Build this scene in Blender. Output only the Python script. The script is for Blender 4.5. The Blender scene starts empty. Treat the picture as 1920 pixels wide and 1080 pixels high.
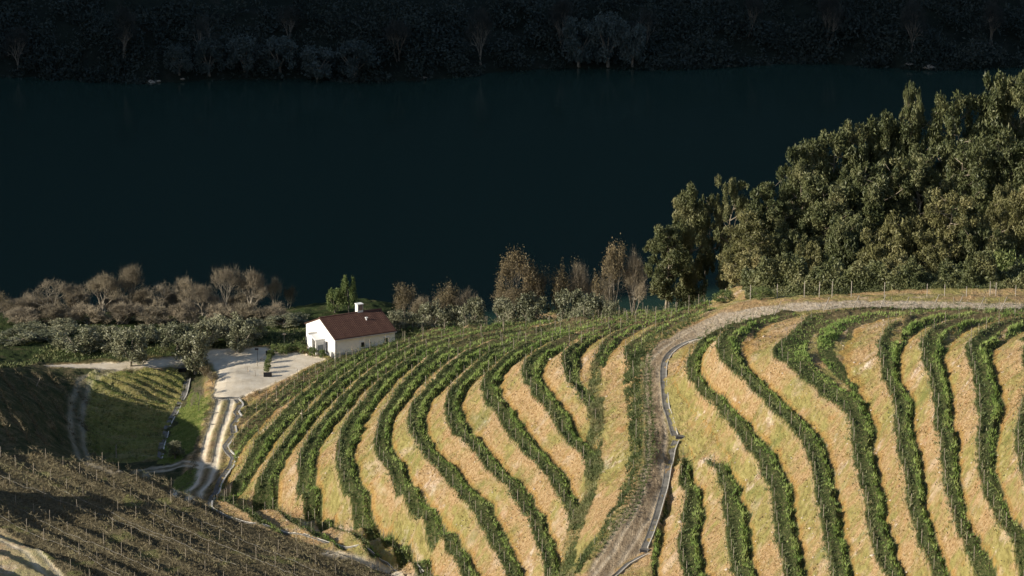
import bpy, math, random
import numpy as np
from mathutils import Vector, Matrix
R = math.radians
scene = bpy.context.scene
# ------------------------------------------------------------------ camera
F_PX = 8500.0; PITCH = R(15.33); CAMZ = 167.0
cam_d = bpy.data.cameras.new("camera"); cam = bpy.data.objects.new("camera", cam_d)
scene.collection.objects.link(cam); scene.camera = cam
cam.location = (0, 0, CAMZ); cam.rotation_euler = (math.pi/2-PITCH, 0, 0)
cam_d.sensor_width = 36.0; cam_d.lens = 36.0*F_PX/1920.0
cam_d.clip_start = 5.0; cam_d.clip_end = 6000.0
scene.render.resolution_x = 1920; scene.render.resolution_y = 1080
# ------------------------------------------------------------------ light
SUN_AZ = R(20.0)      # from the left (-x), this far towards the camera
SUN_EL = R(20.0)
sdir = Vector((-math.cos(SUN_AZ)*math.cos(SUN_EL), -math.sin(SUN_AZ)*math.cos(SUN_EL), math.sin(SUN_EL)))
world = bpy.data.worlds.new("World"); scene.world = world; world.use_nodes = True
wn = world.node_tree; wn.nodes.clear()
sky = wn.nodes.new('ShaderNodeTexSky'); sky.sky_type = 'NISHITA'; sky.sun_disc = False
sky.sun_elevation = SUN_EL; sky.sun_rotation = math.atan2(sdir.x, sdir.y)
bg = wn.nodes.new('ShaderNodeBackground'); bg.inputs[1].default_value = 0.10
wo = wn.nodes.new('ShaderNodeOutputWorld')
wn.links.new(sky.outputs[0], bg.inputs[0]); wn.links.new(bg.outputs[0], wo.inputs[0])
sl = bpy.data.lights.new("sun", 'SUN'); sl.energy = 5.0; sl.angle = R(0.5); sl.color = (1.0, 0.915, 0.77)
so = bpy.data.objects.new("sun", sl); scene.collection.objects.link(so)
so.rotation_euler = sdir.to_track_quat('Z', 'Y').to_euler(); so.location = (-300, -100, 300)
scene.view_settings.view_transform = 'Standard'; scene.view_settings.look = 'None'
scene.view_settings.exposure = 0.5; scene.view_settings.gamma = 1.0
rng = np.random.default_rng(7); random.seed(7)
# ------------------------------------------------------------------ helpers
def tag(o, label=None, cat=None, group=None, kind=None):
    if label: o['label'] = label
    if cat: o['category'] = cat
    if group: o['group'] = group
    if kind: o['kind'] = kind
    return o
def link(o): scene.collection.objects.link(o); return o
def empty(name, loc, rz=0.0):
    o = bpy.data.objects.new(name, None); link(o); o.location = loc; o.rotation_euler = (0, 0, rz); return o
def np_mesh(name, V, faces, mats, attrs=None, smooth=False, midx=None):
    """V (n,3); faces: list of (m,k) int arrays"""
    me = bpy.data.meshes.new(name); V = np.asarray(V, dtype=np.float32)
    me.vertices.add(len(V)); me.vertices.foreach_set('co', V.ravel())
    idx = np.concatenate([f.ravel() for f in faces]).astype(np.int32)
    tot = np.concatenate([np.full(len(f), f.shape[1], np.int32) for f in faces])
    st = np.concatenate([[0], np.cumsum(tot)[:-1]]).astype(np.int32)
    me.loops.add(len(idx)); me.loops.foreach_set('vertex_index', idx)
    me.polygons.add(len(tot)); me.polygons.foreach_set('loop_start', st); me.polygons.foreach_set('loop_total', tot)
    if midx is not None: me.polygons.foreach_set('material_index', np.asarray(midx, np.int32))
    for m in mats: me.materials.append(m)
    me.update(calc_edges=True)
    if smooth: me.polygons.foreach_set('use_smooth', np.ones(len(tot), bool))
    if attrs:
        for k, a in attrs.items():
            at = me.color_attributes.new(k, 'FLOAT_COLOR', 'POINT')
            buf = np.ones((len(V), 4), np.float32); buf[:, :a.shape[1]] = a
            at.data.foreach_set('color', buf.ravel())
    return me
def mobj(name, me, parent=None, loc=None):
    o = bpy.data.objects.new(name, me); link(o)
    if parent: o.parent = parent
    if loc is not None: o.location = loc
    return o
class MB:
    def __init__(s): s.v = []; s.f = []
    def add(s, V, F):
        b = len(s.v); s.v += [tuple(p) for p in V]; s.f += [tuple(i+b for i in f) for f in F]; return s
    def box(s, c, d, rz=0.0, rx=0.0):
        M = Matrix.Rotation(rz, 3, 'Z') @ Matrix.Rotation(rx, 3, 'X'); c = Vector(c); V = []
        for x in (-.5, .5):
            for y in (-.5, .5):
                for z in (-.5, .5): V.append(c + M @ Vector((x*d[0], y*d[1], z*d[2])))
        return s.add(V, [(0,1,3,2),(4,6,7,5),(0,4,5,1),(2,3,7,6),(0,2,6,4),(1,5,7,3)])
    def tube(s, pts, rad, n=6):
        pts = [Vector(p) for p in pts]; b = len(s.v)
        for i, p in enumerate(pts):
            a = pts[max(i-1, 0)]; c = pts[min(i+1, len(pts)-1)]; t = (c-a)
            t = t.normalized() if t.length > 1e-6 else Vector((0,0,1))
            u = t.cross(Vector((0.31, 0.95, 0.05))).normalized(); w = t.cross(u)
            r = rad[i] if hasattr(rad, '__len__') else rad
            for k in range(n):
                an = 2*math.pi*k/n; s.v.append(tuple(p + u*math.cos(an)*r + w*math.sin(an)*r))
        for i in range(len(pts)-1):
            for k in range(n):
                s.f.append((b+i*n+k, b+i*n+(k+1) % n, b+(i+1)*n+(k+1) % n, b+(i+1)*n+k))
        s.f.append(tuple(b+k for k in range(n))[::-1]); s.f.append(tuple(b+(len(pts)-1)*n+k for k in range(n)))
        return s
    def prism(s, poly, z0, z1):
        n = len(poly); V = [(x, y, z0) for x, y in poly]+[(x, y, z1) for x, y in poly]
        F = [tuple(range(n))[::-1], tuple(range(n, 2*n))]+[(i, (i+1) % n, n+(i+1) % n, n+i) for i in range(n)]
        return s.add(V, F)
    def build(s, name, mat, parent=None, smooth=False):
        me = bpy.data.meshes.new(name); me.from_pydata(s.v, [], s.f); me.materials.append(mat); me.update()
        if smooth:
            for p in me.polygons: p.use_smooth = True
        return mobj(name, me, parent)
# ------------------------------------------------------------------ camera geometry: where a sight line meets a given height
cp, sp = math.cos(PITCH), math.sin(PITCH)
def at(u, v, z):
    a = (u-960.0)/F_PX; b = (540.0-v)/F_PX
    dx, dy, dz = a, cp + b*sp, -sp + b*cp
    t = (z-CAMZ)/dz
    return np.array([t*dx, t*dy, z])
def proj(x, y, z):
    zz = z-CAMZ; d = y*cp - zz*sp; return 960+F_PX*x/d, 540-F_PX*(y*sp+zz*cp)/d
def noise_grid(seed, n=256):
    return np.random.default_rng(seed).standard_normal((n, n)).astype(np.float32)
_ng = {}
def vnoise(x, y, scale, seed=0):
    """smooth value noise, about unit variance"""
    if seed not in _ng: _ng[seed] = noise_grid(seed)
    G = _ng[seed]; X = np.asarray(x)/scale; Y = np.asarray(y)/scale
    xi = np.floor(X).astype(int); yi = np.floor(Y).astype(int); fx = X-xi; fy = Y-yi
    fx = fx*fx*(3-2*fx); fy = fy*fy*(3-2*fy); m = 255
    return (G[xi & m, yi & m]*(1-fx)*(1-fy)+G[(xi+1) & m, yi & m]*fx*(1-fy)+G[xi & m, (yi+1) & m]*(1-fx)*fy+G[(xi+1) & m, (yi+1) & m]*fx*fy)
def sstep(a, b, x): t = np.clip((x-a)/(b-a), 0, 1); return t*t*(3-2*t)
def inpoly(px, py, poly):
    r = np.zeros(np.shape(px), bool); n = len(poly)
    for i in range(n):
        x0, y0 = poly[i]; x1, y1 = poly[(i+1) % n]
        if y0 == y1: continue
        c = ((y0 > py) != (y1 > py)) & (px < (x1-x0)*(py-y0)/(y1-y0)+x0); r ^= c
    return r
def distline(px, py, pts):
    """distance to polyline and signed side and arclength"""
    best = np.full(np.shape(px), 1e9); 
    for i in range(len(pts)-1):
        x0, y0 = pts[i][:2]; x1, y1 = pts[i+1][:2]; dx, dy = x1-x0, y1-y0; L2 = dx*dx+dy*dy+1e-9
        t = np.clip(((px-x0)*dx+(py-y0)*dy)/L2, 0, 1)
        best = np.minimum(best, np.hypot(px-x0-t*dx, py-y0-t*dy))
    return best
# ------------------------------------------------------------------ survey of the hillside: bank mid-lines of the terraces (sight lines) with their heights
LB = {
 -1: [(450,783),(475,767),(500,750),(530,730),(565,708),(600,690),(630,676)],
 0: [(442,810),(465,787),(490,770),(520,745),(553,723),(590,703),(625,686),(660,668),(700,650)],
 1: [(405,948),(425,912),(447,873),(455,850),(478,823),(503,798),(528,772),(562,740),(587,718),(612,701),(645,682),(680,664),(720,648),(770,634),(850,622)],
 2: [(455,972),(462,935),(475,907),(492,880),(510,850),(528,825),(547,798),(573,772),(595,748),(620,722),(645,703),(672,686),(702,668),(735,652),(775,640),(850,627)],
 3: [(592,1002),(567,973),(546,940),(543,898),(546,868),(556,847),(570,823),(587,803),(607,780),(627,755),(650,730),(677,707),(703,688),(728,671),(755,656),(790,643),(850,632),(920,620)],
 4: [(760,1065),(730,1030),(700,1000),(667,975),(642,946),(620,915),(610,880),(612,850),(620,822),(635,800),(653,777),(672,754),(692,730),(720,707),(748,685),(777,666),(805,653),(855,638),(920,625),(1000,612)],
 5: [(842,1062),(817,1024),(780,985),(742,948),(712,912),(694,872),(690,835),(693,808),(703,783),(715,762),(733,735),(767,698),(800,673),(850,645),(920,630),(1000,617),(1080,607)],
 6: [(925,1075),(905,1042),(885,1005),(860,966),(842,950),(817,920),(783,883),(765,855),(750,825),(748,802),(755,775),(775,745),(800,717),(822,697),(852,673),(890,653),(925,643),(1000,624),(1080,611)],
 7: [(1003,1065),(980,1008),(947,958),(910,908),(872,862),(842,840),(824,812),(820,780),(827,750),(843,725),(868,700),(905,668),(940,652),(1000,632),(1060,619),(1120,607)],
 8: [(1062,1022),(1057,1000),(1040,957),(1010,912),(972,872),(935,830),(915,795),(892,760),(887,732),(900,710),(920,690),(942,671),(972,654),(1010,639),(1060,626),(1120,612),(1170,603)],
 9: [(1095,915),(1085,890),(1060,857),(1035,828),(1008,792),(985,762),(966,735),(958,708),(967,688),(983,671),(1010,652),(1050,636),(1100,621),(1160,608),(1210,599)],
 10: [(1080,767),(1062,740),(1043,710),(1034,686),(1044,668),(1072,650),(1102,635),(1150,619),(1200,604),(1250,593)],
 12: [(1150,673),(1173,647),(1190,632),(1225,612),(1265,599),(1310,588)],
 11: [(1106,672),(1107,655),(1122,642),(1145,626),(1172,613),(1220,600),(1270,589)],
}
def zL(k):
    if k > 10: return {11: 22.4, 12: 23.7}[k]
    return 1.2+2.2*(k-1) if k >= 1 else {0: 0.45, -1: 0.1}[k]
RB = {
 -1: [(1272,885),(1264,925),(1260,965),(1254,1020),(1250,1060)],
 0: [(1335,905),(1342,940),(1340,997),(1345,1040),(1350,1070)],
 1: [(1275,700),(1290,740),(1320,775),(1350,815),(1385,862),(1408,905),(1425,950),(1430,1000),(1437,1050)],
 2: [(1352,628),(1330,652),(1327,675),(1347,702),(1380,732),(1415,765),(1450,800),(1472,825),(1492,862),(1505,910),(1515,960),(1525,1010),(1532,1060)],
 3: [(1960,583),(1800,582),(1700,582),(1620,583),(1550,587),(1500,593),(1464,608),(1445,630),(1430,655),(1431,678),(1450,705),(1480,730),(1518,760),(1553,790),(1573,835),(1583,885),(1597,940),(1606,1005),(1616,1060)],
 4: [(1960,588),(1850,587),(1760,587),(1700,590),(1662,600),(1638,613),(1621,638),(1620,670),(1635,702),(1647,738),(1658,777),(1664,835),(1675,897),(1683,947),(1697,1000),(1717,1050)],
 5: [(1960,593),(1880,592),(1810,597),(1765,605),(1735,622),(1711,642),(1701,662),(1713,698),(1728,738),(1738,785),(1744,845),(1752,897),(1758,947),(1773,1000),(1798,1050)],
 6: [(1990,598),(1917,597),(1867,604),(1840,614),(1811,634),(1790,663),(1797,695),(1806,735),(1810,780),(1813,835),(1818,885),(1831,945),(1856,1000),(1886,1047)],
 7: [(1990,604),(1950,612),(1914,628),(1895,655),(1898,705),(1905,745),(1892,790),(1886,835),(1892,885),(1912,940),(1945,1000),(1985,1050)],
 8: [(1990,690),(1975,740),(1965,800),(1960,850),(1972,905),(2000,960),(2040,1020)],
}
ZR = {-1: 21.8, 0: 24.2, 1: 27.0, 2: 29.8, 3: 32.1, 4: 34.5, 5: 36.9, 6: 39.3, 7: 41.7, 8: 44.1}
CT = []                                     # (x, y, z) for the macro surface
KLp, KRp = [], []
for k, pts in LB.items():
    for u, v in pts:
        p = at(u, v, zL(k)); CT.append(p); KLp.append((p[0], p[1], k))
for k, pts in RB.items():
    for u, v in pts:
        z = ZR[k]
        if k == 1: z = 26.3 if v < 800 else 27.0
        if k >= 3: z -= 2.2*float(1-sstep(575, 680, v))*((k-2)/5)
        p = at(u, v, z); CT.append(p); KRp.append((p[0], p[1], k))
# road foot of the big bank, verge of the upper road, valley between
def addz(lst, off=(0, 0, 0)):
    for u, v, z in lst: p = at(u, v, z); CT.append(np.array([p[0]+off[0], p[1]+off[1], z+off[2]]))
ROADC = [(1120,1085,19.2),(1160,1035,20.2),(1200,975,21.3),(1222,910,22.6),(1230,850,23.6),(1230,790,24.3),(1224,730,24.8),(1224,690,25.1),(1240,665,25.3),(1270,640,25.7),(1310,620,26.2),(1355,603,27.0),(1415,588,28.0),(1500,577,29.2),(1600,570,30.0),(1720,571,30.8),(1820,573,31.4),(1930,575,32.0)]
addz(ROADC)
addz([(1256,700,25.2),(1260,760,24.6),(1274,815,23.8),(1262,870,23.0),(1250,920,22.2),(1236,970,21.2),(1218,1030,20.3),(1180,1065,19.6),
      (1205,820,23.9),(1200,760,24.5),(1200,700,25.0),(1195,880,23.0),(1170,940,21.8),(1135,1000,20.4),(1100,1040,19.2),(1080,1075,18.6),
      (1215,650,25.1),(1245,628,25.3),(1290,605,25.8),(1350,584,26.8),(1440,570,28.2)])
addz([(1115,720,21.6),(1113,760,21.0),(1115,800,20.6),(1116,850,20.1),(1112,900,19.3),(1095,950,18.3),(1080,990,17.4),(1068,1035,16.4),(1058,1080,15.4)])
addz([(1140,700,22.6),(1135,740,22.0),(1140,800,21.8),(1145,850,21.3),(1143,900,20.7),(1118,970,19.4),(1090,1015,18.0)])
addz([(1305,668,28.3),(1330,720,28.4),(1372,765,28.5),(1420,815,28.6),(1445,850,28.7),(1462,920,28.7)])
addz([(1300,900,23.2),(1300,1000,23.1),(1375,950,25.5),(1390,1010,25.5)])
# crest of the vineyard: the ground falls away behind it
for u, v, z in [(760,627,0.6),(820,618,2.0),(880,612,4.5),(950,607,7.5),(1020,602,10.5),(1090,598,13.5),(1150,594,16.2),(1210,588,18.8),(1260,580,21.2),(1320,570,23.6),(1390,562,25.6),(1470,557,27.0),(1560,554,28.0),(1680,553,28.8),(1800,552,29.6),(1930,552,30.2)]:
    p = at(u, v, z); CT.append(p)
    s = 1.0 if u > 800 else 0.5
    CT.append(p+np.array([0, 14, -6.0*s])); CT.append(p+np.array([0, 30, -10.0*s if u < 1350 else -7.0]))
# yard, tracks, creek, side valley
addz([(600,672,0),(610,668,0),(560,672,0),(500,660,0),(430,665,0),(480,700,0),(540,700,0),(400,700,0),(440,735,0),(415,720,0),(660,655,0.2),(720,636,0.3),(350,676,0),(250,682,0),(150,687,0.1),(80,686,0.5),(740,625,0.2),(640,640,0),(700,615,0),
      (425,750,0),(415,780,-.1),(402,810,-.3),(393,850,-.5),(388,880,-.6),(378,905,-.8),(360,925,-1.0),(345,938,-1.0),(445,755,-.1),(440,790,-.2),(438,815,-.3),(425,850,-.5),(430,880,-.6),(400,930,-.9),
      (350,740,-2.6),(325,780,-3.0),(308,820,-3.3),(300,860,-2.4),(372,760,-1.2),(352,800,-1.8),(335,840,-1.8),(395,740,-.3),(335,700,-.8),(352,712,-2.0),
      (300,872,-1.6),(230,885,-1.6),(185,875,-1.8),(150,840,-1.8),(142,790,-1.6),(148,740,-0.6),(160,705,0.2),(330,905,-1.4),
      (250,700,-.2),(200,705,-.1),(250,760,-1.6),(200,780,-1.5),(280,800,-2.5),(220,830,-2.2),(270,850,-2.4),
      (145,745,-0.5),(75,722,2.4),(110,800,1.5),(60,785,5.0),(-80,690,10.0),(100,700,1.0),(40,690,2.2),(110,730,1.6),(60,712,3.4),(10,695,3.6),(0,720,5.6),(0,780,9.5),(110,780,1.2),(60,812,5.0),(0,818,10.0),(110,830,.5),(-80,720,10.0),(-80,790,12.0),(-200,740,17.0),(-200,820,21.0),
      (600,1012,2.5),(650,1030,3.2),(700,1042,3.8),(740,1062,4.4),(790,1082,5.2),(640,1045,2.6),(700,1060,3.2),(760,1090,4.2),(405,962,-.6),(470,985,.6),(540,1000,1.6)])
# near ridge in front: a tilted plane
P1 = at(0, 887, 11.3)
nF = np.array([0.148, 0.112, 1.0])
def zF(x, y): return P1[2]-(nF[0]*(x-P1[0])+nF[1]*(y-P1[1]))
def plane_at(u, v):
    lo = at(u, v, 0); 
    z = 15.0
    for _ in range(60):
        p = at(u, v, z); z = 0.7*z+0.3*zF(p[0], p[1])
    return at(u, v, z)
FEDGE = [(-60,822),(0,836),(60,843),(120,856),(180,868),(240,884),(320,914),(400,952),(460,978),(520,1000),(600,1028),(680,1052),(740,1070),(800,1092)]
for u, v in FEDGE: CT.append(plane_at(u, v+2))
for u in range(-60, 900, 120):
    for v in (880, 930, 985, 1040, 1085):
        e = np.interp(u, [a for a, b in FEDGE], [b for a, b in FEDGE])
        if v > e+18 and u < 720: CT.append(plane_at(u, v))
print("ridge plane", plane_at(0, 840), plane_at(0, 1080), plane_at(400, 1080), plane_at(700, 1080), plane_at(800, 1085))
# river side
for x in range(-95, 30, 20):
    CT.append(np.array([x, 606, -2.6])); CT.append(np.array([x, 622, -8.5])); CT.append(np.array([x, 634, -11.5])); CT.append(np.array([x, 655, -14]))
for x in (-95,-75,-55,-35): CT.append(np.array([x, 594, -0.8]))
for x, y, z in [(5,585,-2),(20,582,3),(30,577,5.5),(20,600,-3),(38,600,-2),(50,560,9),(65,550,12),(80,550,12),(95,552,12),(50,580,3),(65,572,5),(80,575,5),(95,575,5),(55,605,-2),(75,605,-2),(95,605,-1),(60,630,-10),(80,635,-9),(100,640,-9),(60,655,-14),(100,660,-14)]:
    CT.append(np.array([x, y, z], float))
for x, y, z in [(-73,474,14.5),(-74,492,14.5),(-78,505,14),(-70,514,11.5),(-74,460,15.5),(-95,562,8),(-95,545,13),(-95,528,17),(-95,508,18),(-95,492,17),(-95,470,16),(-95,430,20),(-95,400,23),(-60,385,21),(-20,380,18),(10,372,18),(40,370,24),(95,365,45),(95,420,45),(95,480,40),(95,355,46)]:
    CT.append(np.array([x, y, z], float))
CT = np.array(CT)
# ------------------------------------------------------------------ thin-plate surfaces
class TPS:
    def __init__(s, P, W, lam=0.02):
        s.P = np.asarray(P, float)/50.0; n = len(s.P)
        d2 = ((s.P[:, None]-s.P[None])**2).sum(-1); K = 0.5*d2*np.log(d2+1e-12)
        A = np.zeros((n+3, n+3)); A[:n, :n] = K+np.eye(n)*lam; A[:n, n] = 1; A[:n, n+1:] = s.P; A[n, :n] = 1; A[n+1:, :n] = s.P.T
        s.w = np.linalg.solve(A, np.concatenate([W, np.zeros(3)]))
    def __call__(s, x, y):
        sh = np.shape(x); Q = np.stack([np.ravel(x), np.ravel(y)], 1)/50.0; out = np.empty(len(Q)); n = len(s.P)
        for i in range(0, len(Q), 20000):
            q = Q[i:i+20000]; d2 = ((q[:, None]-s.P[None])**2).sum(-1)
            out[i:i+20000] = (0.5*d2*np.log(d2+1e-12)) @ s.w[:n]+s.w[n]+q @ s.w[n+1:]
        return out.reshape(sh)
tz = TPS(CT[:, :2], CT[:, 2], 0.0006)
KLp = np.array(KLp); KRp = np.array(KRp)
tkl = TPS(KLp[:, :2], KLp[:, 2], 0.0004); tkr = TPS(KRp[:, :2], KRp[:, 2], 0.0004)
cx = np.arange(-96, 97, 1.0); cy = np.arange(355, 662, 1.0)
CX, CY = np.meshgrid(cx, cy, indexing='ij')
Zc = tz(CX, CY); KLc = tkl(CX, CY); KRc = tkr(CX, CY)
def bil(G, x, y):
    X = np.clip((np.asarray(x, float)-cx[0]), 0, len(cx)-1.001); Y = np.clip((np.asarray(y, float)-cy[0]), 0, len(cy)-1.001)
    i = X.astype(int); j = Y.astype(int); a = X-i; b = Y-j
    return G[i, j]*(1-a)*(1-b)+G[i+1, j]*a*(1-b)+G[i, j+1]*(1-a)*b+G[i+1, j+1]*a*b
# ------------------------------------------------------------------ node materials
def mat_new(name, rough=0.9, spec=0.15):
    m = bpy.data.materials.new(name); m.use_nodes = True; nt = m.node_tree; nt.nodes.clear()
    out = nt.nodes.new('ShaderNodeOutputMaterial'); b = nt.nodes.new('ShaderNodeBsdfPrincipled')
    b.inputs['Roughness'].default_value = rough; b.inputs['Specular IOR Level'].default_value = spec
    nt.links.new(b.outputs[0], out.inputs[0]); return m, nt, b
def nz(nt, scale, detail=3.0, rough=0.6, vec=None, dim=None):
    n = nt.nodes.new('ShaderNodeTexNoise'); n.inputs['Scale'].default_value = scale
    n.inputs['Detail'].default_value = detail; n.inputs['Roughness'].default_value = rough
    if vec is not None: nt.links.new(vec, n.inputs['Vector'])
    return n.outputs[0]
def ramp(nt, fac, stops):
    r = nt.nodes.new('ShaderNodeValToRGB'); e = r.color_ramp.elements
    while len(e) < len(stops): e.new(0.5)
    for i, (p, c) in enumerate(stops): e[i].position = p; e[i].color = (*c, 1)
    nt.links.new(fac, r.inputs[0]); return r.outputs[0]
def mixc(nt, fac, a, b):
    m = nt.nodes.new('ShaderNodeMix'); m.data_type = 'RGBA'
    if isinstance(fac, float): m.inputs[0].default_value = fac
    else: nt.links.new(fac, m.inputs[0])
    for s, i in ((a, 6), (b, 7)):
        if isinstance(s, tuple): m.inputs[i].default_value = (*s, 1)
        else: nt.links.new(s, m.inputs[i])
    return m.outputs[2]
def mathn(nt, op, a, b=None, clamp=False):
    m = nt.nodes.new('ShaderNodeMath'); m.operation = op; m.use_clamp = clamp
    for s, i in ((a, 0), (b, 1)):
        if s is None: continue
        if isinstance(s, (int, float)): m.inputs[i].default_value = s
        else: nt.links.new(s, m.inputs[i])
    return m.outputs[0]
def bump(nt, b, h, strength, dist):
    n = nt.nodes.new('ShaderNodeBump'); n.inputs['Strength'].default_value = strength; n.inputs['Distance'].default_value = dist
    nt.links.new(h, n.inputs['Height']); nt.links.new(n.outputs[0], b.inputs['Normal'])
def geo_pos(nt):
    return nt.nodes.new('ShaderNodeNewGeometry').outputs['Position']
def mapping(nt, vec, scale=(1, 1, 1), rot=(0, 0, 0)):
    m = nt.nodes.new('ShaderNodeMapping'); m.inputs['Scale'].default_value = scale; m.inputs['Rotation'].default_value = rot
    nt.links.new(vec, m.inputs['Vector']); return m.outputs[0]
def simple_mat(name, stops, scale=2.0, rough=0.9, bumpd=0.0, detail=3.0, spec=0.15, bscale=None):
    m, nt, b = mat_new(name, rough, spec); p = geo_pos(nt)
    n = nz(nt, scale, detail, 0.6, p); nt.links.new(ramp(nt, n, stops), b.inputs['Base Color'])
    if bumpd: bump(nt, b, nz(nt, bscale or scale*3, 4, 0.7, p), 0.7, bumpd)
    return m
def leaf_mat(name, stops, scale=0.8, trans=0.25, rough=0.6, spec=0.3, fine=9.0):
    """leaves: colour drifts over metres and from leaf to leaf; a little light passes through"""
    m, nt, b = mat_new(name, rough, spec); p = geo_pos(nt)
    a = nz(nt, scale, 2, 0.5, p); c = nz(nt, fine, 1, 0.5, p)
    oi = nt.nodes.new('ShaderNodeObjectInfo').outputs['Random']
    f = mathn(nt, 'ADD', mathn(nt, 'MULTIPLY', a, 0.55), mathn(nt, 'MULTIPLY', c, 0.45))
    f = mathn(nt, 'ADD', f, mathn(nt, 'MULTIPLY', mathn(nt, 'SUBTRACT', oi, 0.5), 0.16))
    col = ramp(nt, f, stops); nt.links.new(col, b.inputs['Base Color'])
    t = nt.nodes.new('ShaderNodeBsdfTranslucent'); nt.links.new(col, t.inputs[0])
    mx = nt.nodes.new('ShaderNodeMixShader'); mx.inputs[0].default_value = trans
    out = [n for n in nt.nodes if n.type == 'OUTPUT_MATERIAL'][0]
    nt.links.new(b.outputs[0], mx.inputs[1]); nt.links.new(t.outputs[0], mx.inputs[2]); nt.links.new(mx.outputs[0], out.inputs[0])
    return m
# ------------------------------------------------------------------ the ground as one sheet
fx = np.concatenate([[-1500,-1100,-800,-600,-450,-350,-280,-220,-180,-150,-130,-115,-105,-98,-93,-89], np.arange(-86, -74, 1.0), np.arange(-74, 76, 0.2), np.arange(76, 88, 1.0), [91,96,104,116,130,150,180,230,300,400,600,900,1500]])
fy = np.concatenate([[-250,-120,-40,0,40,100,160,220,270,310,335,345,352], np.arange(356, 620, 0.33), np.arange(620, 662, 2.0), [668, 680, 720, 800, 900]])
GX, GY = np.meshgrid(fx, fy, indexing='ij')
Z0 = bil(Zc, GX, GY)
U, V = proj(GX, GY, Z0)
KL = bil(KLc, GX, GY)+0.035*vnoise(GX, GY, 2.2, 11)+0.03*vnoise(GX, GY, 6.0, 12)
KR = bil(KRc, GX, GY)+0.03*vnoise(GX, GY, 2.2, 13)+0.03*vnoise(GX, GY, 6.0, 14)
inner = (np.abs(GX) < 88) & (GY > 356) & (GY < 640)
LPOLY = [(600,677),(640,662),(700,645),(745,628),(850,612),(950,603),(1050,597),(1150,590),(1230,582),(1290,574),(1330,569),(1345,582),(1310,596),(1262,618),(1222,637),(1200,655),(1186,690),(1172,700),(1150,676),(1118,700),(1118,760),(1120,850),(1108,910),(1085,960),(1070,1030),(1055,1100),(790,1100),(740,1062),(690,1042),(592,1010),(520,1000),(405,955),(395,950),(410,912),(440,868),(427,840),(442,810),(449,783),(442,755),(480,733),(540,706)]
RPOLY = [(1290,652),(1350,620),(1400,604),(1470,590),(1600,582),(2100,585),(2100,1200),(1240,1200),(1222,1040),(1240,970),(1256,905),(1272,860),(1283,820),(1264,740),(1260,700),(1270,668)]
def blur(M, n=2):
    for _ in range(n):
        M[1:-1] = (M[:-2]+2*M[1:-1]+M[2:])/4; M[:, 1:-1] = (M[:, :-2]+2*M[:, 1:-1]+M[:, 2:])/4
    return M
jx = 2.2*vnoise(GX, GY, 1.3, 21); jy = 1.2*vnoise(GX, GY, 1.3, 22)
mL = inpoly(U+jx, V+jy, LPOLY) & inner; mR = inpoly(U+jx, V+jy, RPOLY) & inner
WL, WR = 0.48, 0.47
WLk = np.where(KL < 0.5, 0.35, WL)
def stair(K, wb):
    n = np.round(K); f = K-n; return np.clip(f/wb, -0.5, 0.5)-f, f
sL, fL = stair(KL, WLk); sR, fR = stair(KR, WR)
WEDGE = [[(1507,660),(1515,640),(1535,622),(1532,650),(1545,680),(1575,705),(1597,730),(1592,742),(1560,718),(1530,692)],[(1563,650),(1568,630),(1590,610),(1585,640),(1592,665),(1580,670)],[(1671,642),(1672,625),(1695,603),(1692,620),(1687,642)],
 [(1760,647),(1775,625),(1796,611),(1789,630),(1779,647)],[(1863,634),(1880,620),(1892,614),(1880,637)],[(1056,657),(1062,645),(1086,634),(1076,650)],[(1101,684),(1104,658),(1120,643),(1126,650),(1114,684)],[(1391,656),(1390,635),(1413,611),(1410,630),(1402,655)]]
WG = np.zeros(Z0.shape, bool)
for w_ in WEDGE: WG |= inpoly(U+jx*.5, V+jy*.5, w_)
topL = V < 690
okL = (KL < 10.6) | (topL & (KL < 13))
aL = blur((mL & okL).astype(float), 3); upperR = V < 868
okR = ~((KR < 1.0) & upperR); aR = blur((mR & okR).astype(float), 3)
dzL = np.interp(KL, [-1, 0, 1, 1.5, 10.4, 11.2, 13], [0.35, 0.5, 1.2, 2.2, 2.2, 1.3, 1.2])*(0.65+.35*sstep(600, 680, V)); dzR = 2.35*(0.72+0.28*sstep(575, 690, V))
Z = Z0+sL*dzL*aL+sR*dzR*aR
terL = mL & (np.abs(fL) > WLk/2) & ((KL < 10.75) | topL) & (KL > -1.6) & ~WG
terR = mR & okR & (np.abs(fR) > WR/2) & ~WG
rgn = 0.75+0.3*vnoise(GX, GY, 1.1, 15)
RIDL, RIDR = 1-WLk/2-0.19, 1-WR/2-0.19
f1L = np.mod(KL, 1.0); f1R = np.mod(KR, 1.0)
patch = sstep(-1.2, 0.6, vnoise(GX, GY, 16.0, 16)+0.3)
Z += aL*terL*(0.46*np.clip(rgn, .3, 1.4)*np.exp(-((f1L-RIDL)/0.06)**2)*(0.35+0.65*patch)*sstep(0.4, 1.2, KL)+0.12*np.exp(-((f1L-WLk/2-.07)/0.05)**2))
Z += aR*terR*(0.48*np.clip(rgn, .3, 1.4)*np.exp(-((f1R-RIDR)/0.06)**2)*(0.35+0.65*patch)+0.12*np.exp(-((f1R-WR/2-.06)/0.05)**2))
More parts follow.
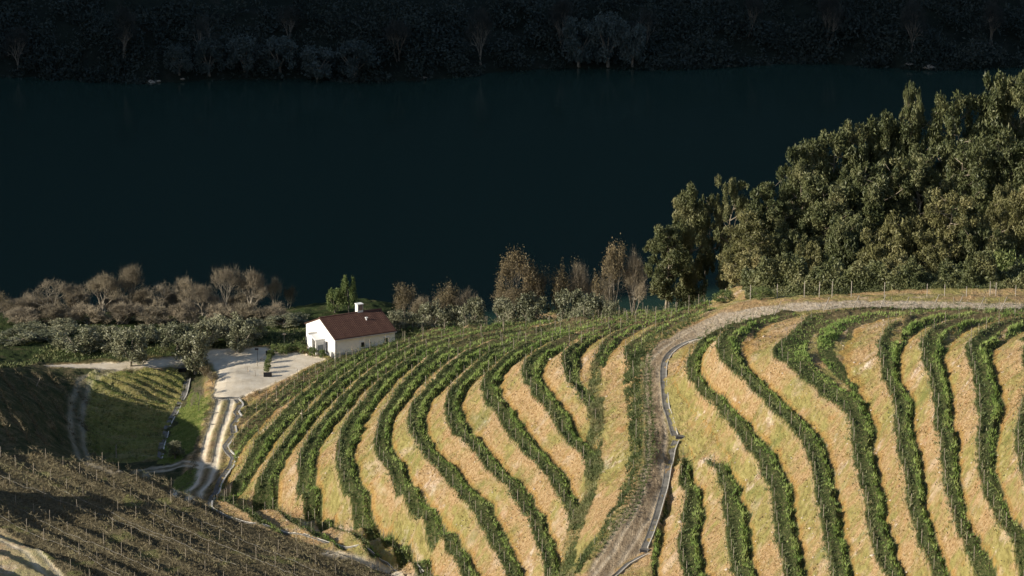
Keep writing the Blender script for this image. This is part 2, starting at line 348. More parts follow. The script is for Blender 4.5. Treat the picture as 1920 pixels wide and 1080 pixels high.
# roads
ROADPOLY = [(1095,1085),(1117,1042),(1142,1005),(1172,960),(1192,917),(1207,872),(1211,810),(1206,752),(1204,690),(1211,665),(1235,645),(1272,622),(1322,599),(1352,588),(1415,576),(1490,568),(1600,563),(1735,565),(1960,569),(1960,583),(1810,582),(1600,577),(1490,583),(1440,591),(1390,603),(1340,630),(1310,641),(1272,653),(1250,668),(1240,690),(1241,715),(1245,765),(1252,810),(1254,860),(1246,915),(1230,960),(1212,1005),(1200,1035),(1160,1062),(1140,1085)]
YARD = [(75,684),(180,681),(250,677),(335,669),(385,660),(400,655),(500,651),(530,662),(560,662),(612,672),(600,678),(540,707),(480,735),(444,749),(398,748),(404,720),(408,700),(398,683),(380,676),(350,685),(290,690),(200,693),(140,690)]
TRACKC = [(425,746),(415,780),(403,810),(395,850),(389,880),(381,905),(363,925),(340,938)]
SIDEC = [(384,874),(345,872),(310,877),(265,884),(215,885),(180,874),(155,855),(146,830),(142,790),(146,755),(158,718),(180,700),(215,688)]
def wline(pts): return [tuple(at(u, v, float(0.0))) for u, v in pts]
def solve_ground(u, v, G=None):
    z = 5.0
    G = Zc if G is None else G
    for zz in np.arange(50, -12, -0.5):          # first ground met along the sight line
        p = at(u, v, zz)
        if bil(G, p[0], p[1]) >= zz: break
    return at(u, v, zz+0.25)
tc = [solve_ground(u, v) for u, v in TRACKC]; sc = [solve_ground(u, v) for u, v in SIDEC]; rc = [solve_ground(u, v) for u, v, z in ROADC]
dT = distline(GX, GY, tc); dS = distline(GX, GY, sc); dR = distline(GX, GY, rc)
mroad = blur((inpoly(U+jx*.8, V+jy*.8, ROADPOLY) & inner).astype(float), 1)
myard = blur((inpoly(U+jx*.6, V+jy*.6, YARD) & inner).astype(float), 1)
def tracks(d, off, w): return np.exp(-((np.abs(d)-off)/w)**2)
tT = np.clip(tracks(dT, 0.85, 0.42)*1.25, 0, 1)*(V > 742); tS = np.clip(tracks(dS, .75, .35)+.25*(1-sstep(.9, 1.4, dS+0.25*vnoise(GX, GY, 1.0, 5))), 0, 1)
wT = 1-sstep(1.7, 2.3, dT+0.3*vnoise(GX, GY, .8, 6)); wT *= (V > 742)
Z -= 0.07*tT*(V > 742)
Z -= mroad*(0.13*tracks(dR+.15*vnoise(GX, GY, 2.5, 9), 0.85, 0.22)+0.10*tracks(dR+.15*vnoise(GX, GY, 3, 10), 1.9, 0.22)+.08*tracks(dR, .2, .15)) - 0.05*mroad*vnoise(GX, GY, 0.5, 8)
# side valley, near ridge
FPOLY = [(-400,822)]+[(u, v+1) for u, v in FEDGE]+[(820,1110),(820,1400),(-400,1400)]
Zp = zF(GX, GY)
mF = inpoly(U, V, FPOLY) & inner & (np.abs(Z0-Zp) < 6) & (GY < 500)
KF = (Zp-11.3)/0.95+0.10*vnoise(GX, GY, 7.0, 31)
sF, fF = stair(KF, 0.34)
FA = blur(mF.astype(float), 4)
dzF = 1.3+0.7*vnoise(GX, GY, 14.0, 33)
Z += sF*np.clip(dzF, 0.1, 2.3)*FA
NROAD = [(-400,930),(0,985),(40,1012),(75,1040),(122,1080),(140,1100),(-400,1300)]
mN = inpoly(U+jx, V+jy, NROAD) & mF
GRASSV = [(165,703),(200,696),(345,690),(352,712),(340,745),(318,782),(300,830),(296,862),(225,868),(165,850),(160,780),(170,730)]
mGV = inpoly(U+jx*2, V+jy*2, GRASSV) & inner
BRIGHT = [(362,735),(392,748),(385,790),(360,840),(340,865),(300,872),(303,862),(314,825),(332,785),(352,750)]
mBR = inpoly(U+jx*2, V+jy*2, BRIGHT) & inner
BR2 = [(330,900),(362,878),(372,885),(365,905),(350,920),(322,922)]
mBR |= inpoly(U+jx*2, V+jy*2, BR2) & inner
kv = Z0*0
Z += np.where(mGV, 0.30*np.sin((GY+0.3*GX+1.2*vnoise(GX, GY, 5, 41))*2*math.pi/1.9), 0)
# forest floor / riverside: behind the vineyard crest or beyond the yard
CREST = [(-100,681),(75,681),(180,678),(250,675),(335,667),(385,658),(500,650),(560,655),(640,662),(745,628),(850,612),(950,603),(1050,597),(1150,590),(1230,582),(1290,572),(1400,560),(1560,553),(1960,550)]
cw = [solve_ground(u, v) for u, v in CREST]
ycr = np.interp(GX[:, 0], [p[0] for p in cw], [p[1] for p in cw])[:, None]
mB = sstep(-0.5, 1.5, GY-ycr+0.8*vnoise(GX, GY, 3.0, 51))*(~(myard > .3))
# terrain beyond the surveyed part
L_ = np.maximum(0, -96-GX); R_ = np.maximum(0, GX-96); N_ = np.maximum(0, 356-GY)
yf = 1-sstep(585, 640, GY)
Z += yf*(np.minimum(L_, 60)*0.08)+0.30*R_*yf+0.33*N_-(0.08*np.maximum(0, R_-200))*yf
Z -= 0.35*np.maximum(0, GY-660)*0.3
# small relief
fine = (np.abs(GX) < 76) & inner
hard = np.clip(mroad+myard, 0, 1)
Z += fine*(1-hard)*(0.05*vnoise(GX, GY, 0.45, 61)+0.07*vnoise(GX, GY, 1.3, 62)+0.05*vnoise(GX, GY, 3.5, 63)*(1-mL*1.0))
bankish = (mL & ~terL) | (mR & ~terR)
Z += fine*bankish*(0.06*vnoise(GX, GY, 0.7, 64)+0.12*np.minimum(0, vnoise(GX, GY, 1.9, 65)+0.9))
GULLY = [(1108,690),(1122,690),(1126,800),(1128,880),(1112,930),(1092,985),(1076,1040),(1066,1090),(1048,1090),(1056,1030),(1072,980),(1094,925),(1104,870),(1104,780)]
mgul = blur((inpoly(U+jx*1.5, V+jy*1.5, GULLY) & inner).astype(float), 2)
mter = np.maximum((terL | terR).astype(float), .7*mgul*np.clip(.6+.5*vnoise(GX, GY, 2.2, 121), 0, 1))
C1 = np.stack([mroad, np.clip(myard+tT*wT*0.95+tS*(0.35+.4*sstep(240, 330, U))*(V > 690)+.75*blur(inpoly(U+jx, V+jy, [(610,1030),(650,1036),(700,1050),(745,1070),(800,1100),(760,1100),(715,1070),(650,1050),(600,1042)]).astype(float), 1)+(0.75*tracks(np.abs(distline(GX, GY, [solve_ground(-60, 968), solve_ground(60, 1040), solve_ground(110, 1090)])), .7, .35)*.6+.2)*mN, 0, 1), mter], -1).reshape(-1, 3)
vegv = mF.astype(float)*(1-mN*0.9)
C2 = np.stack([np.clip(vegv+wT*0.55*(1-tT), 0, 1), np.clip(mBR+mGV*0.62+mgul*.2+0.5*mF*sstep(.9, 1.6, vnoise(GX, GY, 3, 71)+vnoise(GX, GY, .8, 72)*.4), 0, 1), mB], -1).reshape(-1, 3)
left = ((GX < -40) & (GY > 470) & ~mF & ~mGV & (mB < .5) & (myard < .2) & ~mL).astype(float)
topn = (mL*(1-sstep(610, 672, V+0.0*U))+mR*(1-sstep(590, 650, V))*.7+mL*(1-sstep(0.3, 1.0, KL))*.8)*np.clip(.75+.4*vnoise(GX, GY, 4.0, 73), 0, 1)
fbk = np.where(mL & (np.abs(fL) < WLk/2), fL/WLk+.5, np.where(mR & (np.abs(fR) < WR/2), fR/WR+.5, 0.5))
C4 = np.stack([fbk, mroad*np.clip(tracks(dR+.15*vnoise(GX, GY, 2.5, 9), 0.85, 0.26)+.8*tracks(dR+.15*vnoise(GX, GY, 3, 10), 1.9, 0.24), 0, 1), fbk*0], -1).reshape(-1, 3)
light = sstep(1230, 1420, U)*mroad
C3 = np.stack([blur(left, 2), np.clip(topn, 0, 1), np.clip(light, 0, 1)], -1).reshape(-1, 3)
nxv, nyv = GX.shape
VV = np.stack([GX, GY, Z], -1).reshape(-1, 3)
ii = (np.arange(nxv-1)[:, None]*nyv+np.arange(nyv-1)[None]).ravel()
FF = np.stack([ii, ii+nyv, ii+nyv+1, ii+1], 1)
PU, PV = U, V
def gnd(x, y):
    x = np.asarray(x, float); y = np.asarray(y, float)
    i = np.clip(np.searchsorted(fx, x)-1, 0, nxv-2); j = np.clip(np.searchsorted(fy, y)-1, 0, nyv-2)
    a = (x-fx[i])/(fx[i+1]-fx[i]); b = (y-fy[j])/(fy[j+1]-fy[j])
    return Z[i, j]*(1-a)*(1-b)+Z[i+1, j]*a*(1-b)+Z[i, j+1]*(1-a)*b+Z[i+1, j+1]*a*b
def samp(M, x, y):
    i = np.clip(np.searchsorted(fx, x)-1, 0, nxv-2); j = np.clip(np.searchsorted(fy, y)-1, 0, nyv-2); return M[i, j]
def hit(u, v, zmax=60.0):
    """first point of the built ground along a sight line"""
    zz = np.arange(zmax, -14, -0.15); P = np.array([at(u, v, z) for z in zz]); g = gnd(P[:, 0], P[:, 1])
    k = np.argmax(g >= zz); return Vector((P[k][0], P[k][1], float(g[k])))
def ground_material():
    m, nt, b = mat_new("hillside_ground", 0.95, 0.08); p = geo_pos(nt)
    a1 = nt.nodes.new('ShaderNodeAttribute'); a1.attribute_name = 'c1'; a2 = nt.nodes.new('ShaderNodeAttribute'); a2.attribute_name = 'c2'
    a3 = nt.nodes.new('ShaderNodeAttribute'); a3.attribute_name = 'c3'
    s1 = nt.nodes.new('ShaderNodeSeparateColor'); nt.links.new(a1.outputs[0], s1.inputs[0])
    s2 = nt.nodes.new('ShaderNodeSeparateColor'); nt.links.new(a2.outputs[0], s2.inputs[0])
    s3 = nt.nodes.new('ShaderNodeSeparateColor'); nt.links.new(a3.outputs[0], s3.inputs[0])
    big = nz(nt, 0.09, 3, 0.55, p); mid = nz(nt, 0.55, 4, 0.6, p); fin = nz(nt, 3.2, 4, 0.7, p); vf = nz(nt, 9.0, 3, 0.7, p)
    strk = nz(nt, 1.0, 4, 0.65, mapping(nt, p, (2.6, 0.8, 1.2), (0, 0, R(-22))))
    dry = ramp(nt, fin, [(0.28, (0.15, 0.088, 0.040)), (0.45, (0.40, 0.26, 0.125)), (0.70, (0.62, 0.46, 0.27))])
    oliv = ramp(nt, strk, [(0.3, (0.15, 0.135, 0.045)), (0.5, (0.31, 0.28, 0.095)), (0.75, (0.48, 0.42, 0.17))])
    pale = ramp(nt, vf, [(0.3, (0.33, 0.21, 0.12)), (0.5, (0.62, 0.47, 0.32)), (0.72, (0.82, 0.72, 0.58))])
    f1 = mathn(nt, 'MULTIPLY', mathn(nt, 'SUBTRACT', mathn(nt, 'ADD', mathn(nt, 'MULTIPLY', big, 0.6), mathn(nt, 'MULTIPLY', mid, 0.45)), 0.47), 9.0, True)
    f2 = mathn(nt, 'MULTIPLY', mathn(nt, 'SUBTRACT', nz(nt, 0.22, 4, 0.65, p), 0.57), 9.0, True)
    bank = mixc(nt, mathn(nt, 'MULTIPLY', f1, 0.9), dry, oliv); bank = mixc(nt, mathn(nt, 'MULTIPLY', f2, 0.7), bank, pale)
    rockp = mathn(nt, 'MULTIPLY', mathn(nt, 'SUBTRACT', nz(nt, 0.13, 5, 0.7, p), 0.60), 14.0, True)
    bank = mixc(nt, mathn(nt, 'MULTIPLY', rockp, .85), bank, ramp(nt, strk, [(0.35, (0.30, 0.19, 0.13)), (0.5, (0.62, 0.48, 0.36)), (0.65, (0.85, 0.76, 0.64))]))
    redf = mathn(nt, 'MULTIPLY', mathn(nt, 'SUBTRACT', nz(nt, 0.33, 3, 0.6, p), 0.62), 6.0, True)
    bank = mixc(nt, mathn(nt, 'MULTIPLY', redf, .6), bank, (0.40, 0.17, 0.07))
    a4 = nt.nodes.new('ShaderNodeAttribute'); a4.attribute_name = 'c4'; s4 = nt.nodes.new('ShaderNodeSeparateColor'); nt.links.new(a4.outputs[0], s4.inputs[0])
    foot = mathn(nt, 'MULTIPLY', mathn(nt, 'SUBTRACT', 0.27, mathn(nt, 'ADD', s4.outputs[0], mathn(nt, 'MULTIPLY', mathn(nt, 'SUBTRACT', mid, 0.5), 0.5))), 6.0, True)
    bank = mixc(nt, mathn(nt, 'MULTIPLY', foot, 0.7), bank, ramp(nt, fin, [(0.3, (0.20, 0.10, 0.035)), (0.5, (0.42, 0.25, 0.07)), (0.7, (0.50, 0.34, 0.11))]))
    lip = mathn(nt, 'MULTIPLY', mathn(nt, 'SUBTRACT', mathn(nt, 'ADD', s4.outputs[0], mathn(nt, 'MULTIPLY', mathn(nt, 'SUBTRACT', mid, 0.5), 0.4)), 0.80), 6.0, True)
    bank = mixc(nt, mathn(nt, 'MULTIPLY', lip, 0.55), bank, ramp(nt, vf, [(0.3, (0.30, 0.20, 0.12)), (0.55, (0.58, 0.42, 0.28)), (0.75, (0.70, 0.56, 0.42))]))
    # short green weeds coming through on the banks
    gf = mathn(nt, 'MULTIPLY', mathn(nt, 'SUBTRACT', mathn(nt, 'ADD', mathn(nt, 'MULTIPLY', nz(nt, 0.16, 3, 0.6, p), 0.7), mathn(nt, 'MULTIPLY', vf, 0.3)), 0.555), 10.0, True)
    bank = mixc(nt, mathn(nt, 'MULTIPLY', gf, 0.7), bank, (0.17, 0.20, 0.055))
    ter = ramp(nt, fin, [(0.3, (0.03, 0.04, 0.014)), (0.5, (0.07, 0.09, 0.03)), (0.75, (0.22, 0.17, 0.09))])
    road = ramp(nt, nz(nt, 1.0, 5, 0.7, mapping(nt, p, (3.0, 0.6, 1), (0, 0, R(-8)))), [(0.3, (0.12, 0.088, 0.055)), (0.5, (0.27, 0.205, 0.135)), (0.7, (0.47, 0.375, 0.26))])
    road = mixc(nt, s4.outputs[1], road, ramp(nt, strk, [(0.3, (0.34, 0.275, 0.195)), (0.5, (0.48, 0.395, 0.29)), (0.7, (0.60, 0.51, 0.385))]))
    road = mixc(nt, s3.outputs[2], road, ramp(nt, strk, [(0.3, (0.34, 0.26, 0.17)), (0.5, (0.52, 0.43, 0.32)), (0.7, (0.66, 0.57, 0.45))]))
    ter = mixc(nt, s3.outputs[1], ter, ramp(nt, fin, [(0.3, (0.10, 0.07, 0.04)), (0.5, (0.23, 0.165, 0.09)), (0.7, (0.36, 0.27, 0.16))]))
    roadf = mathn(nt, 'MULTIPLY', mathn(nt, 'SUBTRACT', nz(nt, 0.05, 2, 0.5, p), 0.42), 6.0, True)
    sand = ramp(nt, mid, [(0.3, (0.50, 0.425, 0.32)), (0.5, (0.62, 0.54, 0.42)), (0.7, (0.68, 0.61, 0.50))])
    sand = mixc(nt, mathn(nt, 'MULTIPLY', mathn(nt, 'SUBTRACT', vf, 0.6), 3.0, True), sand, (0.42, 0.34, 0.26))
    soil = ramp(nt, fin, [(0.3, (0.06, 0.05, 0.03)), (0.5, (0.125, 0.105, 0.06)), (0.75, (0.25, 0.205, 0.13))])
    gr = ramp(nt, mathn(nt, 'ADD', mathn(nt, 'MULTIPLY', mid, 0.5), mathn(nt, 'MULTIPLY', fin, 0.5)), [(0.35, (0.09, 0.12, 0.03)), (0.5, (0.20, 0.23, 0.065)), (0.7, (0.37, 0.32, 0.14))])
    litter = ramp(nt, mid, [(0.3, (0.025, 0.035, 0.015)), (0.5, (0.045, 0.065, 0.022)), (0.7, (0.085, 0.08, 0.04))])
    left_shaded = ramp(nt, mathn(nt, 'ADD', mathn(nt, 'MULTIPLY', mid, .6), mathn(nt, 'MULTIPLY', fin, .4)), [(0.36, (0.035, 0.05, 0.022)), (0.5, (0.075, 0.08, 0.038)), (0.64, (0.20, 0.155, 0.09))])  # left slope ground, darkened: part of its shade is in the colour
    c = bank
    c = mixc(nt, s3.outputs[0], c, left_shaded); c = mixc(nt, s2.outputs[0], c, soil); c = mixc(nt, s2.outputs[1], c, gr)
    c = mixc(nt, s1.outputs[2], c, ter); c = mixc(nt, s2.outputs[2], c, litter)
    c = mixc(nt, s1.outputs[0], c, road); c = mixc(nt, s1.outputs[1], c, sand)
    nt.links.new(c, b.inputs['Base Color'])
    h = mathn(nt, 'ADD', mathn(nt, 'MULTIPLY', strk, 0.9), mathn(nt, 'ADD', fin, mathn(nt, 'MULTIPLY', vf, 0.6)))
    hs = mathn(nt, 'SUBTRACT', 1.0, mathn(nt, 'MULTIPLY', s1.outputs[1], 0.94))
    bump(nt, b, mathn(nt, 'MULTIPLY', h, hs), 1.0, 0.34)
    return m
GMAT = ground_material()
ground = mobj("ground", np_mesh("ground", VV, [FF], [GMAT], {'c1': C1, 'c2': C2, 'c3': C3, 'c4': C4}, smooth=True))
tag(ground, "terraced hillside falling to the river with dirt tracks", kind='structure')
# ------------------------------------------------------------------ river, far bank, added shading ridge
def water_mat():
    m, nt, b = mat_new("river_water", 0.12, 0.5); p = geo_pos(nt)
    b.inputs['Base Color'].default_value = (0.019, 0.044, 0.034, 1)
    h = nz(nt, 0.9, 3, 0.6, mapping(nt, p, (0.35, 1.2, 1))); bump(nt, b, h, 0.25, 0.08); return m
wv = [(-1500, 560, -10), (1500, 560, -10), (1500, 830, -10), (-1500, 830, -10)]
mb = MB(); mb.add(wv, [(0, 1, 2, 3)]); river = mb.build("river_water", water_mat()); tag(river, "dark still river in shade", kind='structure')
def sheet(name, xs, ys, zf, mat, label):
    X, Y = np.meshgrid(xs, ys, indexing='ij'); Zz = zf(X, Y); n, m_ = X.shape
    i = (np.arange(n-1)[:, None]*m_+np.arange(m_-1)[None]).ravel()
    o = mobj(name, np_mesh(name, np.stack([X, Y, Zz], -1).reshape(-1, 3), [np.stack([i, i+m_, i+m_+1, i+1], 1)], [mat], smooth=True))
    return tag(o, label, kind='structure')
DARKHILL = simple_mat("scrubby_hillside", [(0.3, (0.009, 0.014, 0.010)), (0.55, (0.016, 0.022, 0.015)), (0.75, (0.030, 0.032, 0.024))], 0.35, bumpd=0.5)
def ysh(x): return 788+0.10*x*0.9+3*np.sin(x*0.05)+2*np.sin(x*.13+1)
def zfar(X, Y):
    d = Y-ysh(X); return -12+np.where(d < 0, d*0.3, np.where(d < 4, d*0.7, 2.8+(d-4)*0.52))+0.5*vnoise(X, Y, 6, 81)*(d > 2)+4*vnoise(X, Y, 40, 82)*(d > 20)
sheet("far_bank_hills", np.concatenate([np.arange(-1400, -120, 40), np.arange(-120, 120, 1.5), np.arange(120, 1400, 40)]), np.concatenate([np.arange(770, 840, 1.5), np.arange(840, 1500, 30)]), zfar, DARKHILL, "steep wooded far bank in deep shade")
# the mountain ridge added out of view, shaped to shade the river and far bank
def zmt(X, Y):
    r = 560*np.exp(-(((X+520)/150)**2))*sstep(-1, 1, (Y-(636+X*math.tan(SUN_AZ)))/20.0)
    return -40+r*(1+0.02*vnoise(X, Y, 60, 83))
sheet("occluder", np.arange(-1300, -150, 12.0), np.concatenate([np.arange(250, 560, 6.0), np.arange(560, 2200, 40.0)]), zmt, DARKHILL, "mountain ridge added out of view beyond the left edge to shade the river")
# ------------------------------------------------------------------ rows along the terraces
def chains(G, level):
    """iso-lines of a coarse grid as world polylines"""
    A = G[:-1, :-1]; B = G[1:, :-1]; C = G[1:, 1:]; D = G[:-1, 1:]
    mn = np.minimum(np.minimum(A, B), np.minimum(C, D)); mx = np.maximum(np.maximum(A, B), np.maximum(C, D))
    I, J = np.where((mn < level) & (mx >= level)); segs = {}
    def cr(i0, j0, i1, j1):
        a, b = G[i0, j0], G[i1, j1]
        if (a < level) == (b < level): return None
        t = (level-a)/(b-a); return ((min((i0, j0), (i1, j1)), max((i0, j0), (i1, j1))), (cx[i0]+(cx[i1]-cx[i0])*t, cy[j0]+(cy[j1]-cy[j0])*t))
    pos = {}; adj = {}
    for i, j in zip(I, J):
        e = [c for c in (cr(i, j, i+1, j), cr(i+1, j, i+1, j+1), cr(i+1, j+1, i, j+1), cr(i, j+1, i, j)) if c]
        for k in range(0, len(e)-1, 2):
            (ka, pa), (kb, pb) = e[k], e[k+1]; pos[ka] = pa; pos[kb] = pb
            adj.setdefault(ka, []).append(kb); adj.setdefault(kb, []).append(ka)
    seen = set(); out = []
    for s in sorted(adj, key=lambda k: len(adj[k])):
        if s in seen: continue
        line = [s]; seen.add(s); cur = s
        while True:
            nx_ = [q for q in adj[cur] if q not in seen]
            if not nx_: break
            cur = nx_[0]; seen.add(cur); line.append(cur)
        if len(line) > 3: out.append(np.array([pos[k] for k in line]))
    return out
def resample(P, step, off=0.0):
    d = np.concatenate([[0], np.cumsum(np.hypot(*np.diff(P, axis=0).T))]); 
    if d[-1] < step: return np.zeros((0, 2)), np.zeros(0)
    s = np.arange(off, d[-1], step); x = np.interp(s, d, P[:, 0]); y = np.interp(s, d, P[:, 1])
    x2 = np.interp(s+.3, d, P[:, 0]); y2 = np.interp(s+.3, d, P[:, 1]); x1 = np.interp(s-.3, d, P[:, 0]); y1 = np.interp(s-.3, d, P[:, 1])
    return np.stack([x, y], 1), np.arctan2(y2-y1, x2-x1)
POSTS, VINES = [], []       # (x, y, angle)
LMr = (mL & ((KL < 10.9) | topL) & (KL > -1.4)); RMr = mR & (aR > 0.4)
def rows(G, M, lev, lst_post, lst_vine, pstep, vstep, where=''):
    for P in chains(G, lev):
        q, a = resample(P, pstep, random.uniform(0.3, 2.0))
        for (x, y), an in zip(q, a):
            if samp(M, x, y): lst_post.append((x+random.uniform(-.08, .08), y+random.uniform(-.3, .3), an, where))
        q, a = resample(P, vstep, random.uniform(0, 1))
        for (x, y), an in zip(q, a):
            if samp(M, x, y) and random.random() > 0.06: lst_vine.append((x+random.uniform(-.1, .1), y+random.uniform(-.12, .12), an, where))
ORD = ['first', 'second', 'third', 'fourth', 'fifth', 'sixth', 'seventh', 'eighth', 'ninth', 'tenth', 'eleventh', 'twelfth', 'thirteenth', 'fourteenth', 'fifteenth', 'sixteenth', 'seventeenth', 'eighteenth', 'nineteenth', 'twentieth']+['farthest']*20
for n in range(-2, 13):
    wb = 0.35 if n < 0 else WL
    rows(KLc, LMr, n+wb/2+0.06, POSTS, VINES, 3.3, 1.05, 'on the %s green terrace up from the zigzag drain' % ORD[n+2])
for n in range(-1, 9):
    rows(KRc, RMr, n+WR/2+0.05, POSTS, VINES, 3.5, 1.05, 'on the %s green terrace right of the grey track' % ORD[n+1])
# verge row beside the grey road and the row along the top edge of the yard slope
VERGE = [(1085,1062),(1110,1030),(1135,1000),(1160,958),(1180,915),(1190,872),(1193,820),(1190,760),(1186,700),(1190,672),(1205,650),(1240,628),(1290,600)]
vw = np.array([hit(u, v)[:2] for u, v in VERGE])
q, a = resample(vw, 4.0, .5); POSTS += [(x, y, an, 'along the left verge of the grey track') for (x, y), an in zip(q, a)]
for off in (0.0, 0.6, 1.2, 1.8):
    q, a = resample(vw+np.array([off, 0]), 0.9, 0.1); VINES += [(x, y, an, 'along the left verge of the grey track') for (x, y), an in zip(q, a)]
FP, FV = [], []
KFc = (zF(CX, CY)-11.3)/0.95
for n in range(-12, 14):
    rows(KFc, mF & ~mN, n+0.30, FP, FV, 3.6, 0.95, 'in the %s row of the brown ridge from the front' % ORD[max(0, 13-n)])
    rows(KFc, mF & ~mN, n+0.62, [], FV, 3.6, 0.95, 'in the %s row of the brown ridge from the front' % ORD[max(0, 13-n)])
print("posts", len(POSTS), len(FP), "vines", len(VINES), len(FV))
# ------------------------------------------------------------------ posts
WOOD = simple_mat("weathered_post_wood", [(0.3, (0.15, 0.125, 0.095)), (0.6, (0.32, 0.275, 0.215)), (0.8, (0.44, 0.39, 0.32))], 6.0)
GREYW = simple_mat("pale_post_wood", [(0.3, (0.22, 0.19, 0.16)), (0.6, (0.38, 0.34, 0.29)), (0.8, (0.48, 0.44, 0.38))], 6.0)
def post_arrays(h, r):
    n = 6; an = np.arange(n)*2*math.pi/n
    V = [(r*math.cos(a), r*math.sin(a), -0.25) for a in an]+[(r*.82*math.cos(a)+.01, r*.82*math.sin(a), h) for a in an]+[(0.01, 0, h+0.015)]
    F = [(i, (i+1) % n, n+(i+1) % n, n+i) for i in range(n)]; T = [(n+i, n+(i+1) % n, 2*n) for i in range(n)]
    return np.array(V), np.array(F), np.array(T)
def join_copies(V, Fs, xf):
    """xf: list of 4x4 arrays -> stacked geometry"""
    n = len(V); H = np.concatenate([V, np.ones((n, 1))], 1)
    VV_ = np.concatenate([(H @ m.T)[:, :3] for m in xf]); out = []
    for F in Fs: out.append((F[None]+(np.arange(len(xf))*n)[:, None, None]).reshape(-1, F.shape[1]))
    return VV_, out
def xform(x, y, z, rz, tilt=0.0, tdir=0.0, s=1.0, sz=1.0):
    M = Matrix.Translation((x, y, z)) @ Matrix.Rotation(tdir, 4, 'Z') @ Matrix.Rotation(tilt, 4, 'Y') @ Matrix.Rotation(-tdir, 4, 'Z') @ Matrix.Rotation(rz, 4, 'Z') @ Matrix.Diagonal((s, s, s*sz, 1))
    return np.array(M)
def vis(x, y, z):
    u, v = proj(x, y, z); return -20 < u < 1940 and -10 < v < 1120
pm = []
for h, r in ((1.28, .032), (1.12, .028), (1.4, .036)):
    V, F, T = post_arrays(h, r); pm.append((V, [F, T], np_mesh("vineyard_post", V, [F, T], [WOOD])))
allp = [(x, y, float(gnd(x, y)), 'F', w_) for x, y, a, w_ in FP]+[(x, y, float(gnd(x, y)), 'V', w_) for x, y, a, w_ in POSTS]
allp = [p for p in allp if vis(*p[:3])]
allp.sort(key=lambda p: p[0]**2+p[1]**2+(p[2]-CAMZ)**2)
LBL = {'F': ("short dark weathered post among the bare brown vines of the near ridge", "posts of the brown near ridge"),
       'V': ("weathered wooden post in a vine row on the green terraces", "posts along the green terraces")}
rest = [[], [], []]
for i, (x, y, z, w, wh) in enumerate(allp):
    k = random.choice((0, 1, 1, 2)); til = abs(random.gauss(0, 0.035)); td = random.uniform(0, 6.28)
    if i < 290:
        o = mobj("vineyard_post", pm[k][2]); o.matrix_world = Matrix(xform(x, y, z, 0, til, td).tolist()); tag(o, ('short dark weathered post ' if w == 'F' else 'thin weathered wooden post ')+wh, "post", 'posts '+wh)
    else: rest[k].append(xform(x, y, z, 0, til, td))
RV, RF = [], []; b0 = 0
for k in range(3):
    if not rest[k]: continue
    V, Fs = join_copies(pm[k][0], pm[k][1], rest[k]); RV.append(V); RF += [f+b0 for f in Fs]; b0 += len(V)
o = mobj("vineyard_post", np_mesh("far_posts", np.concatenate(RV), RF, [WOOD])); tag(o, "farther rows of weathered vineyard posts receding over the terraces", "posts", kind='stuff')
# ------------------------------------------------------------------ vines (dormant, weeds round the foot)
def vine_arrays(seed, weeds, brown):
    r = np.random.default_rng(seed); V = []; F = []
    def blade(p, q, w):
        d = np.subtract(q, p); s = np.cross(d, r.standard_normal(3)); s = s/(np.linalg.norm(s)+1e-6)*w; b = len(V)
        V.extend([np.subtract(p, s), np.add(p, s), q]); F.append((b, b+1, b+2))
    # trunk and canes
    top = np.array([r.normal(0, .05), r.normal(0, .05), .5])
    for a in (0, 2.1, 4.2):
        o_ = np.array([math.cos(a), math.sin(a), 0])*0.03; b = len(V); V.extend([o_, np.roll(o_, 1)*[1, 1, 0]+[-.02, .02, 0], top]); F.append((b, b+1, b+2))
    for _ in range(9):
        q = top+np.array([r.normal(0, .38), r.normal(0, .16), abs(r.normal(.12, .22))]); blade(top, q, .018)
        blade(q, q+r.normal(0, .16, 3), .012)
    for _ in range(weeds):
        a = r.uniform(0, 6.28); rr = abs(r.normal(0, .28)); p = np.array([rr*math.cos(a)*1.0, rr*math.sin(a)*1.5, -.04])
        blade(p, p+np.array([r.normal(0, .13), r.normal(0, .13), r.uniform(.12, .42)*(1-.5*rr)]), r.uniform(.03, .06))
    return np.array(V), np.array(F)
VGREEN = leaf_mat("vine_row_weeds", [(0.30, (0.035, 0.05, 0.018)), (0.43, (0.085, 0.12, 0.04)), (0.55, (0.16, 0.18, 0.07)), (0.70, (0.32, 0.28, 0.15))], 0.35, 0.15)
VBROWN = leaf_mat("dormant_vine", [(0.30, (0.06, 0.05, 0.03)), (0.47, (0.14, 0.115, 0.065)), (0.60, (0.24, 0.20, 0.12)), (0.75, (0.16, 0.17, 0.065))], 0.3, 0.1)
def scatter_vines(lst, mat, weeds, label, grp, restlabel, nind, seed, name="grapevine"):
    kinds = [vine_arrays(seed+i, weeds, False) for i in range(5)]; mes = [np_mesh(name, V, [F], [mat]) for V, F in kinds]
    L = [(p_[0], p_[1], float(gnd(p_[0], p_[1])), p_[2], p_[3] if len(p_) > 3 else '') for p_ in lst]; L = [p for p in L if vis(*p[:3])]
    L.sort(key=lambda p: p[0]**2+p[1]**2+(p[2]-CAMZ)**2); rest = [[] for _ in kinds]
    for i, (x, y, z, a, wh) in enumerate(L):
        k = random.randrange(5); s = random.uniform(.8, 1.25)
        M = xform(x, y, z, a+random.uniform(-.3, .3)+(math.pi if random.random() < .5 else 0), s=s)
        if i < nind:
            o = mobj(name, mes[k]); o.matrix_world = Matrix(M.tolist()); tag(o, label+' '+wh, "grapevine", 'grapevines '+wh)
        else: rest[k].append(M)
    RV, RF = [], []; b0 = 0
    for k, (V, F) in enumerate(kinds):
        if rest[k]:
            a, b = join_copies(V, [F], rest[k]); RV.append(a); RF += [f+b0 for f in b]; b0 += len(a)
    if RV:
        o = mobj(name, np_mesh(name+"_rows", np.concatenate(RV), RF, [mat])); tag(o, restlabel, "grapevines", kind='stuff')
